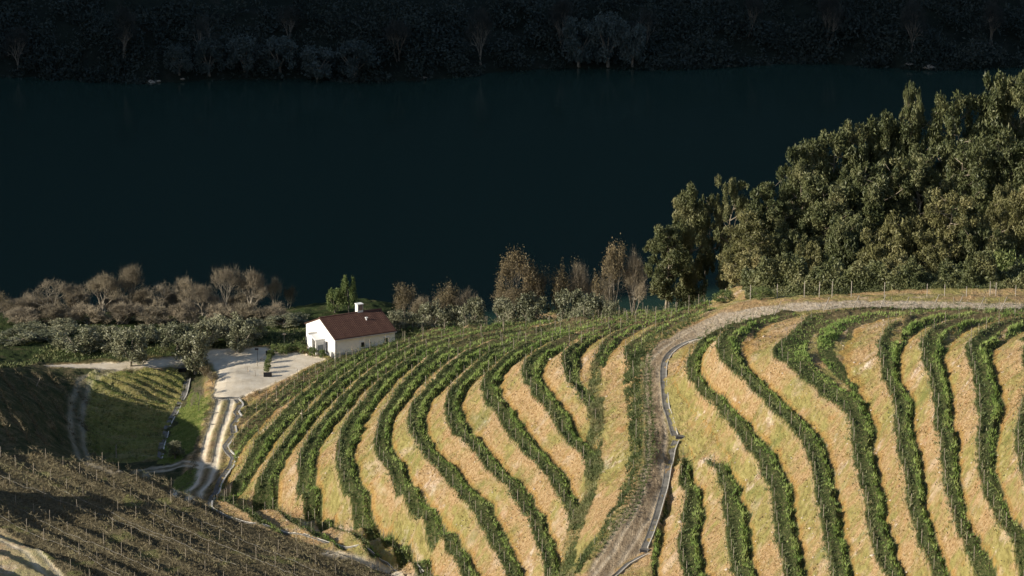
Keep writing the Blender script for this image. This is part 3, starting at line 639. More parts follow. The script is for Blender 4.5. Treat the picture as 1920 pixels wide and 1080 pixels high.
scatter_vines(VINES, VGREEN, 24, "leafless grapevine", "grapevines along the green terraces", "rows of leafless grapevines with dark weeds following the terrace edges", 190, 100)
scatter_vines(FV, VBROWN, 24, "leafless brown grapevine", "grapevines of the brown near ridge", "rows of bare brown grapevines over the near ridge", 100, 200)
# ------------------------------------------------------------------ cover crop and weeds: blades
def blades(name, x, y, z, h, w, mat, label, cat, per=3, lean=0.35):
    n = len(x); X = np.repeat(x, per); Y = np.repeat(y, per); Zb = np.repeat(z, per); H = np.repeat(h, per)*rng.uniform(.6, 1.2, n*per); m = n*per
    a = rng.uniform(0, 6.283, m); ox, oy = rng.normal(0, .07, m), rng.normal(0, .07, m)
    p = np.stack([X+ox, Y+oy, Zb-.03], 1); s = np.stack([np.cos(a), np.sin(a), np.zeros(m)], 1)*(w*rng.uniform(.7, 1.3, m))[:, None]
    q = p+np.stack([rng.normal(0, lean, m)*H, rng.normal(0, lean, m)*H, H], 1)
    V = np.stack([p-s, p+s, q], 1).reshape(-1, 3); F = np.arange(len(V)).reshape(-1, 3)
    o = mobj(name, np_mesh(name, V, [F], [mat])); tag(o, label, cat, kind='stuff'); return o
COVER = leaf_mat("cover_crop", [(0.30, (0.06, 0.12, 0.03)), (0.42, (0.17, 0.27, 0.065)), (0.54, (0.28, 0.38, 0.10)), (0.70, (0.44, 0.48, 0.18))], 0.22, 0.3, fine=5.0)
DRYG = leaf_mat("dry_bank_grass", [(0.30, (0.12, 0.075, 0.028)), (0.45, (0.34, 0.225, 0.085)), (0.58, (0.33, 0.30, 0.075)), (0.74, (0.66, 0.50, 0.27))], 0.25, 0.2)
def pick(M, n, yr=(356, 620), xr=(-72, 74)):
    x = rng.uniform(*xr, n); y = rng.uniform(*yr, n); k = samp(M, x, y); return x[k], y[k]
def cover(mask, f1, wb, rid, n):
    x, y = pick(mask, int(n*1.3)); f = samp(f1, x, y); dens = 1.0*np.exp(-((f-rid)/0.082)**2)
    d2 = vnoise(x, y, 2.5, 91); pt = samp(patch, x, y); keep = rng.uniform(0, 1, len(x)) < dens*(0.35+.65*pt)*np.clip(.9+.4*d2, .2, 1)
    x, y = x[keep], y[keep]; return x, y, (0.16+.22*dens[keep])
WLf = WL
x1, y1, h1 = cover(terL & (KL > 0.2) & (aL > .3), f1L, WL, 1-WL/2-.17, 760000)
x2, y2, h2 = cover(terR & (aR > .3), f1R, WR, 1-WR/2-.17, 760000)
x3, y3 = pick((blur((mR & (KR > 3.3) & (KR < 3.7) & (PV < 760) & (PV > 600) & ~WG).astype(float), 1) > .5), 160000); h3 = np.full(len(x3), .2)
x1, x2 = x1, np.concatenate([x2, x3]); y2 = np.concatenate([y2, y3]); h2 = np.concatenate([h2, h3])
x = np.concatenate([x1, x2]); y = np.concatenate([y1, y2]); h = np.concatenate([h1, h2]); print("cover tufts", len(x))
blades("grass", x, y, gnd(x, y), h, .045, COVER, "strips of lush green cover crop along every terrace", "grass")
x, y = pick((terL | terR), 260000); k = rng.uniform(0, 1, len(x)) < .14; x, y = x[k], y[k]
blades("weeds", x, y, gnd(x, y), np.full(len(x), .17), .04, COVER, "low green weeds covering the terrace floors", "weeds", 2, .6)
bk = bankish | (inner & (PU > 1120) & (PU < 1200) & (PV > 650) & ~mL & (mroad < .2)) | (mR & ~terR)
x, y = pick(bk, 620000); dn = np.clip(.45+.5*vnoise(x, y, 3.0, 92)+.3*vnoise(x, y, .9, 93), .05, 1); k = rng.uniform(0, 1, len(x)) < dn*.55; x, y = x[k], y[k]; print("bank tufts", len(x))
blades("dry_grass", x, y, gnd(x, y), .10+.12*np.clip(dn[k], 0, 1), .04, DRYG, "short dry straw coloured grass on the terrace banks", "dry grass", 2, .9)
x, y = pick(bk, 60000); k = rng.uniform(0, 1, len(x)) < np.clip(.3+.45*vnoise(x, y, 1.6, 111), .05, 1); x, y = x[k], y[k]
DARKW = leaf_mat("dark_bank_weeds", [(0.3, (0.03, 0.028, 0.014)), (0.5, (0.07, 0.065, 0.028)), (0.7, (0.14, 0.13, 0.05))], .8, .1)
blades("bank_weeds", x, y, gnd(x, y), np.full(len(x), .15), .055, DARKW, "small dark weed tufts dotted over the terrace banks", "weeds", 3, .8)
BRG = leaf_mat("bright_grass", [(0.3, (0.09, 0.15, 0.03)), (0.5, (0.17, 0.24, 0.05)), (0.7, (0.32, 0.34, 0.10))], 0.3, 0.3)
mg = (mBR | (mGV & (vnoise(GX, GY, 1.2, 94) > -.2)))
x, y = pick(mg, 260000, (470, 600), (-72, -30)); blades("meadow_grass", x, y, gnd(x, y), np.full(len(x), .14), .035, BRG, "bright green meadow grass on the slopes beside the creek", "grass", 2, .7)
x, y = pick((mF & ~mN), 240000, (356, 500)); k = rng.uniform(0, 1, len(x)) < np.clip(.5+.5*vnoise(x, y, 2.5, 95), .1, 1); x, y = x[k], y[k]
blades("ridge_weeds", x, y, gnd(x, y), np.full(len(x), .18), .03, VBROWN, "dead brown weeds covering the near ridge", "weeds", 2, .9)
edge = inner & (mB > .4) & (mB < 1.01) & (GY < ycr+9)
x, y = pick(edge, 150000); blades("undergrowth", x, y, gnd(x, y), np.full(len(x), .35), .07, VGREEN, "low green undergrowth below the trees", "undergrowth", 3, .6)
tv = inner & (wT > .2) & (wT < .98) & (tT < .25); x, y = pick(tv, 900000, (470, 600), (-50, -25)); k = rng.uniform(0, 1, len(x)) < .3; x, y = x[k], y[k]
blades("track_weeds", x, y, gnd(x, y), np.full(len(x), .15), .04, VBROWN, "dry weeds between and beside the wheel tracks", "weeds", 2, .7)
# faint planted rows across the side valley
GVR = []
for yy in np.arange(495, 585, 1.9):
    xs_ = np.arange(-62, -38, .9)
    for xx in xs_:
        y_ = yy+1.2*float(vnoise(np.array(xx), np.array(yy), 9, 44))
        if samp(mGV, xx, y_) and random.random() < .8: GVR.append((xx, y_, 0.0))
scatter_vines(GVR, VGREEN, 26, "", "", "young planted rows crossing the floor of the side valley", 0, 300, "young_vines")
LR = []
for i in range(-4, 6):
    P = [hit(-30+30*i+dx_, v_)[:2] for dx_, v_ in ((0, 702), (22, 730), (45, 765), (66, 800), (86, 835))]
    P = np.array(P); q, a = resample(P, .95)
    LR += [(x_, y_, an) for (x_, y_), an in zip(q, a) if samp(left > .4, x_, y_)]
scatter_vines(LR, VBROWN, 24, "", "", "dim vine rows running down the shaded slope at the far left", 0, 310, "slope_vines")
VG = inpoly(PU+jx, PV+jy, [(1168,700),(1180,672),(1200,655),(1218,650),(1200,672),(1197,700),(1197,755),(1200,812),(1195,872),(1180,917),(1158,958),(1128,1003),(1104,1040),(1084,1075),(1072,1075),(1100,1030),(1130,985),(1155,940),(1172,890),(1180,850),(1178,800),(1172,750)]) & inner
xg, yg = pick(mgul > .3, 420000, (400, 545), (2, 16)); kg = rng.uniform(0, 1, len(xg)) < np.clip(.45+.5*vnoise(xg, yg, 1.6, 122), .03, 1); xg, yg = xg[kg], yg[kg]
blades("gully_weeds", xg, yg, gnd(xg, yg), np.full(len(xg), .28), .045, VGREEN, "dark weeds filling the narrow gully left of the grey track", "weeds", 2, .6)
x, y = pick(VG, 420000, (380, 540), (0, 25)); k = rng.uniform(0, 1, len(x)) < np.clip(.35+.4*vnoise(x, y, 1.0, 96), .05, 1); x, y = x[k], y[k]
blades("verge_weeds", x, y, gnd(x, y), np.full(len(x), .32), .05, VGREEN, "rough dark weeds along the verge of the grey track", "weeds", 3, .5)
# stones on the banks
nS = 5200; x, y = pick(bk, nS*3); x, y = x[:nS], y[:nS]; s = rng.gamma(1.6, .035, len(x))+.02
base = np.array([(1,0,0),(-1,0,0),(0,1,0),(0,-1,0),(0,0,.7),(0,0,-.4)], float); tri = np.array([(0,2,4),(2,1,4),(1,3,4),(3,0,4),(2,0,5),(1,2,5),(3,1,5),(0,3,5)])
V = base[None]*s[:, None, None]*rng.uniform(.6, 1.3, (len(x), 6, 1)); c, s_ = np.cos(x*9), np.sin(x*9)
V = np.stack([V[..., 0]*c[:, None]-V[..., 1]*s_[:, None], V[..., 0]*s_[:, None]+V[..., 1]*c[:, None], V[..., 2]], -1)
V += np.stack([x, y, gnd(x, y)+.02], 1)[:, None]; F = (tri[None]+6*np.arange(len(x))[:, None, None]).reshape(-1, 3)
STONE = simple_mat("pale_schist", [(0.3, (0.30, 0.24, 0.18)), (0.6, (0.52, 0.44, 0.35)), (0.8, (0.70, 0.64, 0.55))], 1.5)
o = mobj("stones", np_mesh("stones", V.reshape(-1, 3), [F], [STONE])); tag(o, "pale stones scattered over the earth banks", "stones", kind='stuff')
# ------------------------------------------------------------------ white farmhouse
HA = R(28.5); P0 = at(628, 672, 0.0); gz = 0.0
house = empty("farmhouse", (P0[0], P0[1], 0.0), HA)          # local x: along the long wall, local -? y: along the gable
tag(house, "small white farmhouse with a dark red tiled roof at the edge of the yard", "house")
LN, WD, EV, RG = 8.9, 8.6, 2.62, 4.35
def plaster(name, c0, c1):
    return simple_mat(name, [(0.3, c0), (0.7, c1)], 0.9, rough=0.85, bumpd=0.01, bscale=14)
WHITE = plaster("white_plaster", (0.74, 0.73, 0.71), (0.83, 0.82, 0.80)); PLINTH = plaster("grey_plinth", (0.42, 0.42, 0.42), (0.52, 0.52, 0.51))
mb = MB(); prof = [(0, -1.2), (WD, -1.2), (WD, EV), (WD/2, RG), (0, EV)]
V_ = [(0, y, z) for y, z in prof]+[(LN, y, z) for y, z in prof]
mb.add(V_, [(0,1,2,3,4)[::-1], (5,6,7,8,9), (0,5,9,4)[::-1], (1,2,7,6)[::-1], (4,9,8,3)[::-1], (3,8,7,2)[::-1], (0,1,6,5)])
mb.build("wall", WHITE, house)
mb = MB()
mb.box((-0.012, WD*.5, -0.15), (0.03, WD+.06, 1.9)); mb.box((LN/2, -0.014, -0.25), (LN-.004, 0.03, 1.7)); mb.build("plinth", PLINTH, house)
# roof: two slopes with tile courses
def tile_mat():
    m, nt, b = mat_new("roof_tiles", 0.8, 0.2); tcn = nt.nodes.new('ShaderNodeTexCoord').outputs['Object']
    w = nt.nodes.new('ShaderNodeTexWave'); w.wave_type = 'BANDS'; w.bands_direction = 'X'; w.inputs['Scale'].default_value = 1.1; w.inputs['Distortion'].default_value = 0.4
    nt.links.new(tcn, w.inputs[0]); w2 = nt.nodes.new('ShaderNodeTexWave'); w2.bands_direction = 'Y'; w2.inputs['Scale'].default_value = .85; w2.inputs['Distortion'].default_value = 0.6; nt.links.new(tcn, w2.inputs[0])
    n = nz(nt, 2.5, 5, 0.75, tcn); c = ramp(nt, n, [(0.3, (0.06, 0.031, 0.023)), (0.55, (0.095, 0.050, 0.036)), (0.78, (0.16, 0.092, 0.066))])
    c = mixc(nt, mathn(nt, 'MULTIPLY', w2.outputs[1], 0.5), c, (0.035, 0.015, 0.013)); nt.links.new(c, b.inputs['Base Color'])
    bump(nt, b, mathn(nt, 'ADD', w.outputs[1], mathn(nt, 'MULTIPLY', w2.outputs[1], 0.6)), 0.6, 0.03); return m
TILE = tile_mat(); mb = MB(); ov, th = 0.28, 0.13
sl_ = (RG-EV)/(WD/2)
for s in (0, 1):
    ye = -ov if s == 0 else WD+ov; ze = EV-ov*sl_+.03; yr_, zr = WD/2, RG+.03
    a = [(-.14, ye, ze), (LN+.14, ye, ze), (LN+.14, yr_, zr), (-.14, yr_, zr)]
    b_ = [(x, y, z+th) for x, y, z in a]; F = [(0,1,2,3)[::-1], (4,5,6,7), (0,1,5,4), (1,2,6,5), (2,3,7,6), (3,0,4,7)]
    mb.add(a+b_, F)
# rows of barrel tiles running down the slope
nt_ = 38
for i in range(nt_):
    x = -.08+(LN+.16)*(i+.5)/nt_
    for s in (0, 1):
        ye = -ov-.02 if s == 0 else WD+ov+.02; mb.tube([(x, ye, EV-ov*sl_+th+.015), (x, WD/2, RG+th+.015)], 0.045, 5)
roof = mb.build("roof", TILE, house)
RIDGE = simple_mat("ridge_tiles", [(0.3, (0.10, 0.05, 0.04)), (0.7, (0.17, 0.10, 0.08))], 3)
mb = MB(); mb.tube([(-.15, WD/2, RG+.17), (LN+.15, WD/2, RG+.17)], .11, 8); mb.build("ridge_cap", RIDGE, roof)
ch = MB(); cxl = 5.9; cyl = WD/2+.25
ch.box((cxl, cyl, RG+.35), (.82, .72, 1.7)); ch.box((cxl, cyl, RG+1.24), (.94, .84, .09)); chim = ch.build("chimney", WHITE, roof)
DARKM = simple_mat("dark_opening", [(0.3, (0.012, 0.012, 0.014)), (0.7, (0.03, 0.03, 0.035))], 2)
BRK = simple_mat("chimney_vent_clay", [(0.3, (0.22, 0.15, 0.12)), (0.7, (0.34, 0.25, 0.20))], 5)
v = MB(); v.box((cxl+.06, cyl-.37, RG+.78), (.58, .03, .72)); v.build("vent", BRK, chim)
v = MB(); v.tube([(6.0, 2.6, 3.55), (6.0, 2.6, 4.1)], .10, 8); v.box((6.0, 2.6, 4.14), (.34, .3, .1)); v.build("vent_pipe", WHITE, roof)
# gable side: walled porch with sloping top
po = MB(); y0, y1, dpt = 3.0, 5.3, 1.35
po.box((-dpt/2, y1, .62), (dpt, .16, 3.5)); po.box((-dpt, (y0+y1)/2+.45, .55), (.16, y1-y0-.9, 3.3)); po.box((-dpt/2, y0, .35), (dpt, .16, 2.9))
po.add([(-dpt-.08, y0-.08, 1.82), (0.0, y0-.08, 1.86), (0.0, y1-.9, 2.28), (-dpt-.08, y1-.9, 2.24), (-dpt-.08, y0-.08, 1.94), (0, y0-.08, 1.98), (0, y1-.9, 2.40), (-dpt-.08, y1-.9, 2.36)],
       [(0,1,2,3)[::-1], (4,5,6,7), (0,1,5,4), (1,2,6,5), (2,3,7,6), (3,0,4,7)])
porch = po.build("porch", WHITE, house)
GREYD = simple_mat("grey_door_paint", [(0.3, (0.16, 0.18, 0.20)), (0.7, (0.24, 0.26, 0.28))], 3)
d_ = MB(); d_.box((-.66, y0-.10, .45), (.8, .05, 1.5)); dd = d_.build("door", GREYD, porch)
d_ = MB(); d_.tube([(-.4, y0-.14, .5), (-.4, y0-.14, .62)], .02, 6); d_.build("handle", DARKM, dd)
d_ = MB(); d_.box((-.02, 2.35, .95), (.06, .55, 1.6)); wf = d_.build("window", DARKM, house)
d_ = MB(); d_.box((-.05, 2.35, .1), (.1, .75, .08)); d_.box((-.05, 2.35, 1.8), (.1, .75, .08)); d_.build("frame", WHITE, wf)
def wall_window(x, z, w, h):
    a = MB(); a.box((x, -.02, z), (w, .06, h)); wn_ = a.build("window", DARKM, house)
    b = MB(); b.box((x, -.06, z+h/2+.05), (w+.3, .16, .09)); b.box((x-w/2-.04, -.05, z), (.07, .08, h)); b.box((x+w/2+.04, -.05, z), (.07, .08, h)); b.box((x, -.05, z-h/2-.04), (w+.16, .12, .07)); b.build("frame", WHITE, wn_)
wall_window(4.1, 1.35, .52, .68); wall_window(7.55, 1.5, .5, .62)
d_ = MB(); d_.tube([(.12, -.07, -.6), (.12, -.07, EV-.1)], .045, 8); d_.build("downpipe", GREYD, house)
gl = MB(); gl.tube([(-.12, -ov-.05, EV-ov*sl_-.02), (LN+.12, -ov-.05, EV-ov*sl_-.02)], .06, 8); gl.build("gutter", simple_mat("gutter_metal", [(0.3, (.35, .33, .31)), (.7, (.45, .43, .41))], 3), roof)
# ------------------------------------------------------------------ drains and walls
CONC = simple_mat("pale_concrete", [(0.3, (0.42, 0.39, 0.34)), (0.6, (0.62, 0.59, 0.53)), (0.8, (0.76, 0.73, 0.67))], 1.2, bumpd=0.02)
CHAN = simple_mat("damp_channel_concrete", [(0.3, (0.09, 0.085, 0.075)), (0.6, (0.19, 0.18, 0.16)), (0.8, (0.27, 0.25, 0.22))], 1.0, bumpd=0.02)
def smooth_path(pts, step=0.6, its=1):
    P = np.array(pts)
    for _ in range(its):
        Q = [P[0]]
        for i in range(len(P)-1): Q += [P[i]*.75+P[i+1]*.25, P[i]*.25+P[i+1]*.75]
        P = np.array(Q+[P[-1]])
    d = np.concatenate([[0], np.cumsum(np.hypot(*np.diff(P[:, :2], axis=0).T))]); s = np.arange(0, d[-1], step)
    return np.stack([np.interp(s, d, P[:, 0]), np.interp(s, d, P[:, 1])], 1)
def ribbon(mb, P, o0, o1, h0, h1, lift=0.0, thick=.35):
    """strip along P between side offsets o0..o1, top height h0,h1 above ground, solid below"""
    T = np.gradient(P, axis=0); T /= np.linalg.norm(T, axis=1)[:, None]; N = np.stack([T[:, 1], -T[:, 0]], 1)
    g = gnd(P[:, 0], P[:, 1]); k = np.ones(5)/5; g = np.convolve(np.pad(g, 2, 'edge'), k, 'valid')
    A = P+N*o0; B = P+N*o1; n = len(P); b = len(mb.v)
    for i in range(n):
        mb.v += [(A[i, 0], A[i, 1], g[i]+h0), (B[i, 0], B[i, 1], g[i]+h1), (A[i, 0], A[i, 1], g[i]+h0-thick), (B[i, 0], B[i, 1], g[i]+h1-thick)]
    for i in range(n-1):
        a, c = b+4*i, b+4*i+4; mb.f += [(a, a+1, c+1, c), (a+2, c+2, c+3, a+3), (a, c, c+2, a+2), (a+1, a+3, c+3, c+1)]
    mb.f += [(b, b+2, b+3, b+1), (b+4*n-4, b+4*n-3, b+4*n-1, b+4*n-2)]
def drain(name, px, w, kerb, label, its=1, side=1, h=0.12, kw=.09):
    P = smooth_path([hit(u, v)[:2] for u, v in px], .5, its); t = empty(name, (0, 0, 0)); tag(t, label, "drain")
    a = MB(); ribbon(a, P, -w/2, w/2, .05, .05); a.build("channel_floor", CHAN, t)
    a = MB(); s = (w/2, w/2+kw) if side > 0 else (-w/2-kw, -w/2); ribbon(a, P, s[0], s[1], h+.05, h+.05, thick=.6); a.build("kerb", kerb, t)
    a = MB(); s = (-w/2-.1, -w/2) if side > 0 else (w/2, w/2+.1); ribbon(a, P, s[0], s[1], .08, .08); a.build("edge", CHAN, t)
drain("drainage_channel", [(1322,632),(1308,637),(1282,647),(1258,661),(1246,680),(1243,705),(1246,740),(1252,775),(1261,805),(1266,820)], .55, CONC, "curved concrete drain with a white kerb along the inside of the grey track", 1, -1)
drain("drainage_channel", [(1268,826),(1258,855),(1252,890),(1244,925),(1233,965),(1222,1000),(1208,1032)], .55, CONC, "straight concrete drain with a white kerb below the track culvert", 1, -1)
drain("drainage_channel", [(1216,1038),(1195,1050),(1172,1064),(1150,1085)], .35, CONC, "thin white drain curving away at the bottom of the grey track", 1, -1)
drain("drainage_channel", [(443,752),(451,763),(442,774),(448,784),(436,801),(440,816),(422,840),(438,862),(424,887),(409,912),(396,940),(391,950)], .55, CONC, "zigzag stone drain between the two wheel tracks and the green terraces", 0, -1, .10, .2)
drain("drainage_channel", [(352,712),(348,738),(334,762),(322,785),(310,812),(303,838),(299,862)], .55, CONC, "stone lined creek channel running down beside the bright green slope", 1, -1, .06, .12)
drain("drainage_channel", [(392,950),(410,962),(440,974),(480,986),(540,1000),(598,1016),(645,1028),(700,1043),(735,1062),(795,1083)], .2, CONC, "thin pale drain winding below the ends of the green terraces", 1, -1, .05, .07)
def slab(name, u, v, d, rz, mat, label, cat, dz=0.0):
    p = hit(u, v); a = MB(); a.box((0, 0, d[2]/2+dz), d); o = empty(name, tuple(p), rz); tag(o, label, cat)
    a.build("slab", mat, o); b = MB(); b.box((0, -d[1]/2-.01, dz-.05), (d[0]*.8, .06, .5)); b.build("opening", DARKM, o); return o
slab("culvert", 340, 698, (1.6, .7, .16), R(5), CHAN, "small concrete culvert slab at the head of the creek channel", "culvert", .05)
slab("culvert", 1276, 822, (1.0, .6, .2), R(-20), CHAN, "dark culvert mouth where the track drain breaks halfway down", "culvert")
slab("culvert", 1209, 1036, (1.0, .6, .2), R(-30), CHAN, "dark culvert mouth at the lower end of the straight drain", "culvert")
p = hit(423, 748); a = MB(); a.box((0, 0, .03), (3.4, .22, .10)); o = a.build("drain_bar", CHAN); o.location = p; o.rotation_euler = (0, 0, R(-4)); tag(o, "narrow drain bar crossing the track at the yard entrance", "drain bar")
for u, v, w, l in [(410,775,2.6,"upper of the dark drain bars crossing the two wheel tracks"), (404,797,2.4,"lower of the dark drain bars crossing the two wheel tracks")]:
    p = hit(u, v); a = MB(); a.box((0, 0, .02), (w, .1, .06)); o = a.build("drain_bar", CHAN); o.location = p; o.rotation_euler = (0, 0, R(-5)); tag(o, l, "drain bar")
# hoses on the near ridge
HOSE = simple_mat("grey_hose", [(0.3, (0.30, 0.28, 0.25)), (0.7, (0.42, 0.40, 0.36))], 2)
HL = [([(0,893),(60,918),(140,950),(230,985),(320,1020)], "grey irrigation hose nearest the top left of the brown ridge"), ([(0,938),(60,970),(150,1010),(230,1045),(300,1075)], "grey irrigation hose across the lower left of the brown ridge"),
      ([(0,970),(60,1002),(120,1026),(180,1055),(230,1085)], "grey irrigation hose just above the corner track"), ([(120,925),(190,955),(260,988),(350,1025),(450,1065)], "grey irrigation hose crossing the middle of the brown ridge"),
      ([(245,945),(300,975),(370,1010),(470,1048),(560,1085)], "grey irrigation hose right of the ridge middle"), ([(310,950),(390,985),(480,1025),(600,1078)], "grey irrigation hose near the right edge of the brown ridge")]
for px, l in HL:
    P = smooth_path([hit(u, v)[:2] for u, v in px], .8); a = MB(); a.tube([(x, y, z+.12) for (x, y), z in zip(P, gnd(P[:, 0], P[:, 1]))], .012, 4); tag(a.build("irrigation_hose", HOSE), l, "hose")
# upper road: leaning end stakes and the fence behind
def stake(name, u, v, h, tilt, td, label, grp, mat=GREYW, r=.05):
    p = hit(u, v); Vv, F, T = post_arrays(h, r); o = mobj(name, np_mesh(name, Vv, [F, T], [mat])); o.matrix_world = Matrix(xform(p.x, p.y, p.z, 0, tilt, td).tolist()); tag(o, label, "post", grp); return o
for u, v, t in [(1452,592,.45),(1544,585,.38),(1599,580,.42),(1650,580,.4),(1692,582,.45),(1749,579,.4),(1794,580,.42),(1834,582,.42),(1876,584,.4)]:
    stake("leaning_stake", u, v, 1.7, t, R(8), "pale end stake leaning to the right beside the upper track", "leaning end stakes by the upper track")
for u, v, h in [(1272,571,1.4),(1360,566,1.6),(1407,561,1.7),(1457,560,1.7),(1508,558,1.8),(1536,558,1.8),(1560,559,1.9),(1596,558,1.9),(1658,557,1.7),(1738,557,1.5),(1771,556,1.4),(1812,556,1.2),(1856,556,1.7),(1867,556,1.6),(1904,556,1.3)]:
    stake("fence_post", u, v, h, random.uniform(0, .04), 1.0, "pale thin post standing at the far side of the upper track below the wood", "posts at the far side of the upper track")
# yard furniture
p = hit(483, 677); t = empty("solar_lamp", tuple(p)); tag(t, "thin yard lamp with a small tilted solar panel", "lamp")
a = MB(); a.tube([(0,0,0),(0,0,1.5)], .035, 6); a.build("pole", simple_mat("dark_metal", [(0.3,(.05,.05,.05)),(.7,(.1,.1,.1))], 3), t); a = MB(); a.box((-.1, 0, 1.55), (.5, .35, .05), 0, .5); a.build("solar_panel", DARKM, t)
p = hit(533, 650); t = empty("yard_lamp", tuple(p)); tag(t, "yard lamp with a pale round head among the olives left of the farmhouse", "lamp")
a = MB(); a.tube([(0,0,0),(0,0,1.5)], .04, 6); a.build("pole", GREYW, t); a = MB(); a.tube([(0,0,1.5),(0,0,1.62),(0,0,1.75)], [.10, .33, .12], 8); a.build("lamp_head", simple_mat("tan_lamp", [(.3,(.45,.33,.2)),(.7,(.55,.42,.27))], 3), t)
for u, v, l in [(506,667,"dark wooden planter box at the far end of the yard hedge"), (502,706,"dark wooden planter box at the near end of the yard hedge")]:
    p = hit(u, v); t = empty("planter_box", tuple(p), R(4)); tag(t, l, "planter")
    a = MB(); 
    for sx, sy, dx, dy in ((0,-.22,1.05,.08),(0,.22,1.05,.08),(-.5,0,.08,.5),(.5,0,.08,.5)): a.box((sx, sy, .25), (dx, dy, .5))
    a.build("box_side", DARKM, t); a = MB(); a.box((0,0,.2),(.95,.4,.3)); a.build("soil", simple_mat("planter_soil", [(.3,(.05,.035,.02)),(.7,(.09,.06,.04))], 5), t)
for i, (u, v, s, l) in enumerate([(491,676,.30,"white boulder beside the solar lamp in the yard"), (466,697,.14,"small white stone at the left of the dry yard bed"), (575,668,.26,"pale boulder at the foot of the farmhouse gable"), (622,671,.2,"pale stone at the near corner of the farmhouse")]):
    p = hit(u, v); rr = np.random.default_rng(i); a = MB(); bs = [(1,0,0),(-1,0,0),(0,1,0),(0,-1,0),(0,0,1.1),(0,0,-.6),(.7,.7,.4),(-.7,.6,.5),(.6,-.7,.5),(-.6,-.6,.4)]
    import bmesh
    bm = bmesh.new(); [bm.verts.new(tuple(c*s*rr.uniform(.8,1.2) for c in q)) for q in bs]; bmesh.ops.convex_hull(bm, input=bm.verts); me = bpy.data.meshes.new("boulder"); bm.to_mesh(me); me.materials.append(STONE)
    o = mobj("boulder", me, loc=p); tag(o, l, "boulder")
for u, v, l in [(464,699,"wooden stake at the left of the dry yard bed"), (479,706,"bent stake in the middle of the dry yard bed"), (483,688,"short stake at the back of the dry yard bed")]:
    stake("garden_stake", u, v, .8, .15, random.uniform(0, 6), l, None, WOOD, .04)
stake("leaning_stake", 68, 725, 1.3, .45, R(0), "stake leaning right on the sunlit crest beside the side valley", None, WOOD)
stake("white_capped_post", 218, 862, 1.9, 0, 0, "tall dark post with a white top on the shaded valley floor", None, WOOD, .07)
# ------------------------------------------------------------------ trees
BARK = simple_mat("grey_bark", [(0.3, (0.12, 0.10, 0.08)), (0.6, (0.27, 0.24, 0.19)), (0.8, (0.42, 0.38, 0.31))], 2.0)
EBARK = simple_mat("eucalyptus_bark", [(0.3, (0.16, 0.13, 0.095)), (0.6, (0.33, 0.28, 0.21)), (0.8, (0.50, 0.44, 0.35))], 0.9)
def tubes_np(segs, n=5):
    """segs: list of (p0, p1, r0, r1)"""
    V, F = [], []
    for p, q, r0, r1 in segs:
        p, q = np.array(p, float), np.array(q, float); t = q-p; t /= (np.linalg.norm(t)+1e-9); u = np.cross(t, [.3, .9, .1]); u /= np.linalg.norm(u); w = np.cross(t, u); b = len(V)
        for c, r in ((p, r0), (q, r1)):
            for k in range(n): a = 6.283*k/n; V.append(c+u*math.cos(a)*r+w*math.sin(a)*r)
        F += [(b+k, b+(k+1) % n, b+n+(k+1) % n, b+n+k) for k in range(n)]
    return np.array(V), np.array(F)
def leaves_np(C, size, r, droop=0.0, asp=2.2):
    n = len(C); d = r.standard_normal((n, 3)); d[:, 2] -= droop; d /= np.linalg.norm(d, axis=1)[:, None]
    e = np.cross(d, r.standard_normal((n, 3))); e /= np.linalg.norm(e, axis=1)[:, None]
    s = size*r.uniform(.6, 1.35, n)[:, None]; a = d*s*.5*asp; b = e*s*.5
    V = np.stack([C-a, C+b*.9, C+a, C-b*.9], 1).reshape(-1, 3); F = np.arange(4*n).reshape(-1, 4); return V, F
def clump_cloud(centers, radii, per, r, flat=.8):
    out = []
    for c, R_ in zip(centers, radii):
        n = int(per*R_**1.6)+6; d = r.standard_normal((n, 3)); d /= np.linalg.norm(d, axis=1)[:, None]; rad = R_*np.clip(r.uniform(.2, 1.3, n)**.8, 0, 1.3)
        out.append(np.array(c)+d*rad[:, None]*np.array([1, 1, flat]))
    return np.concatenate(out)
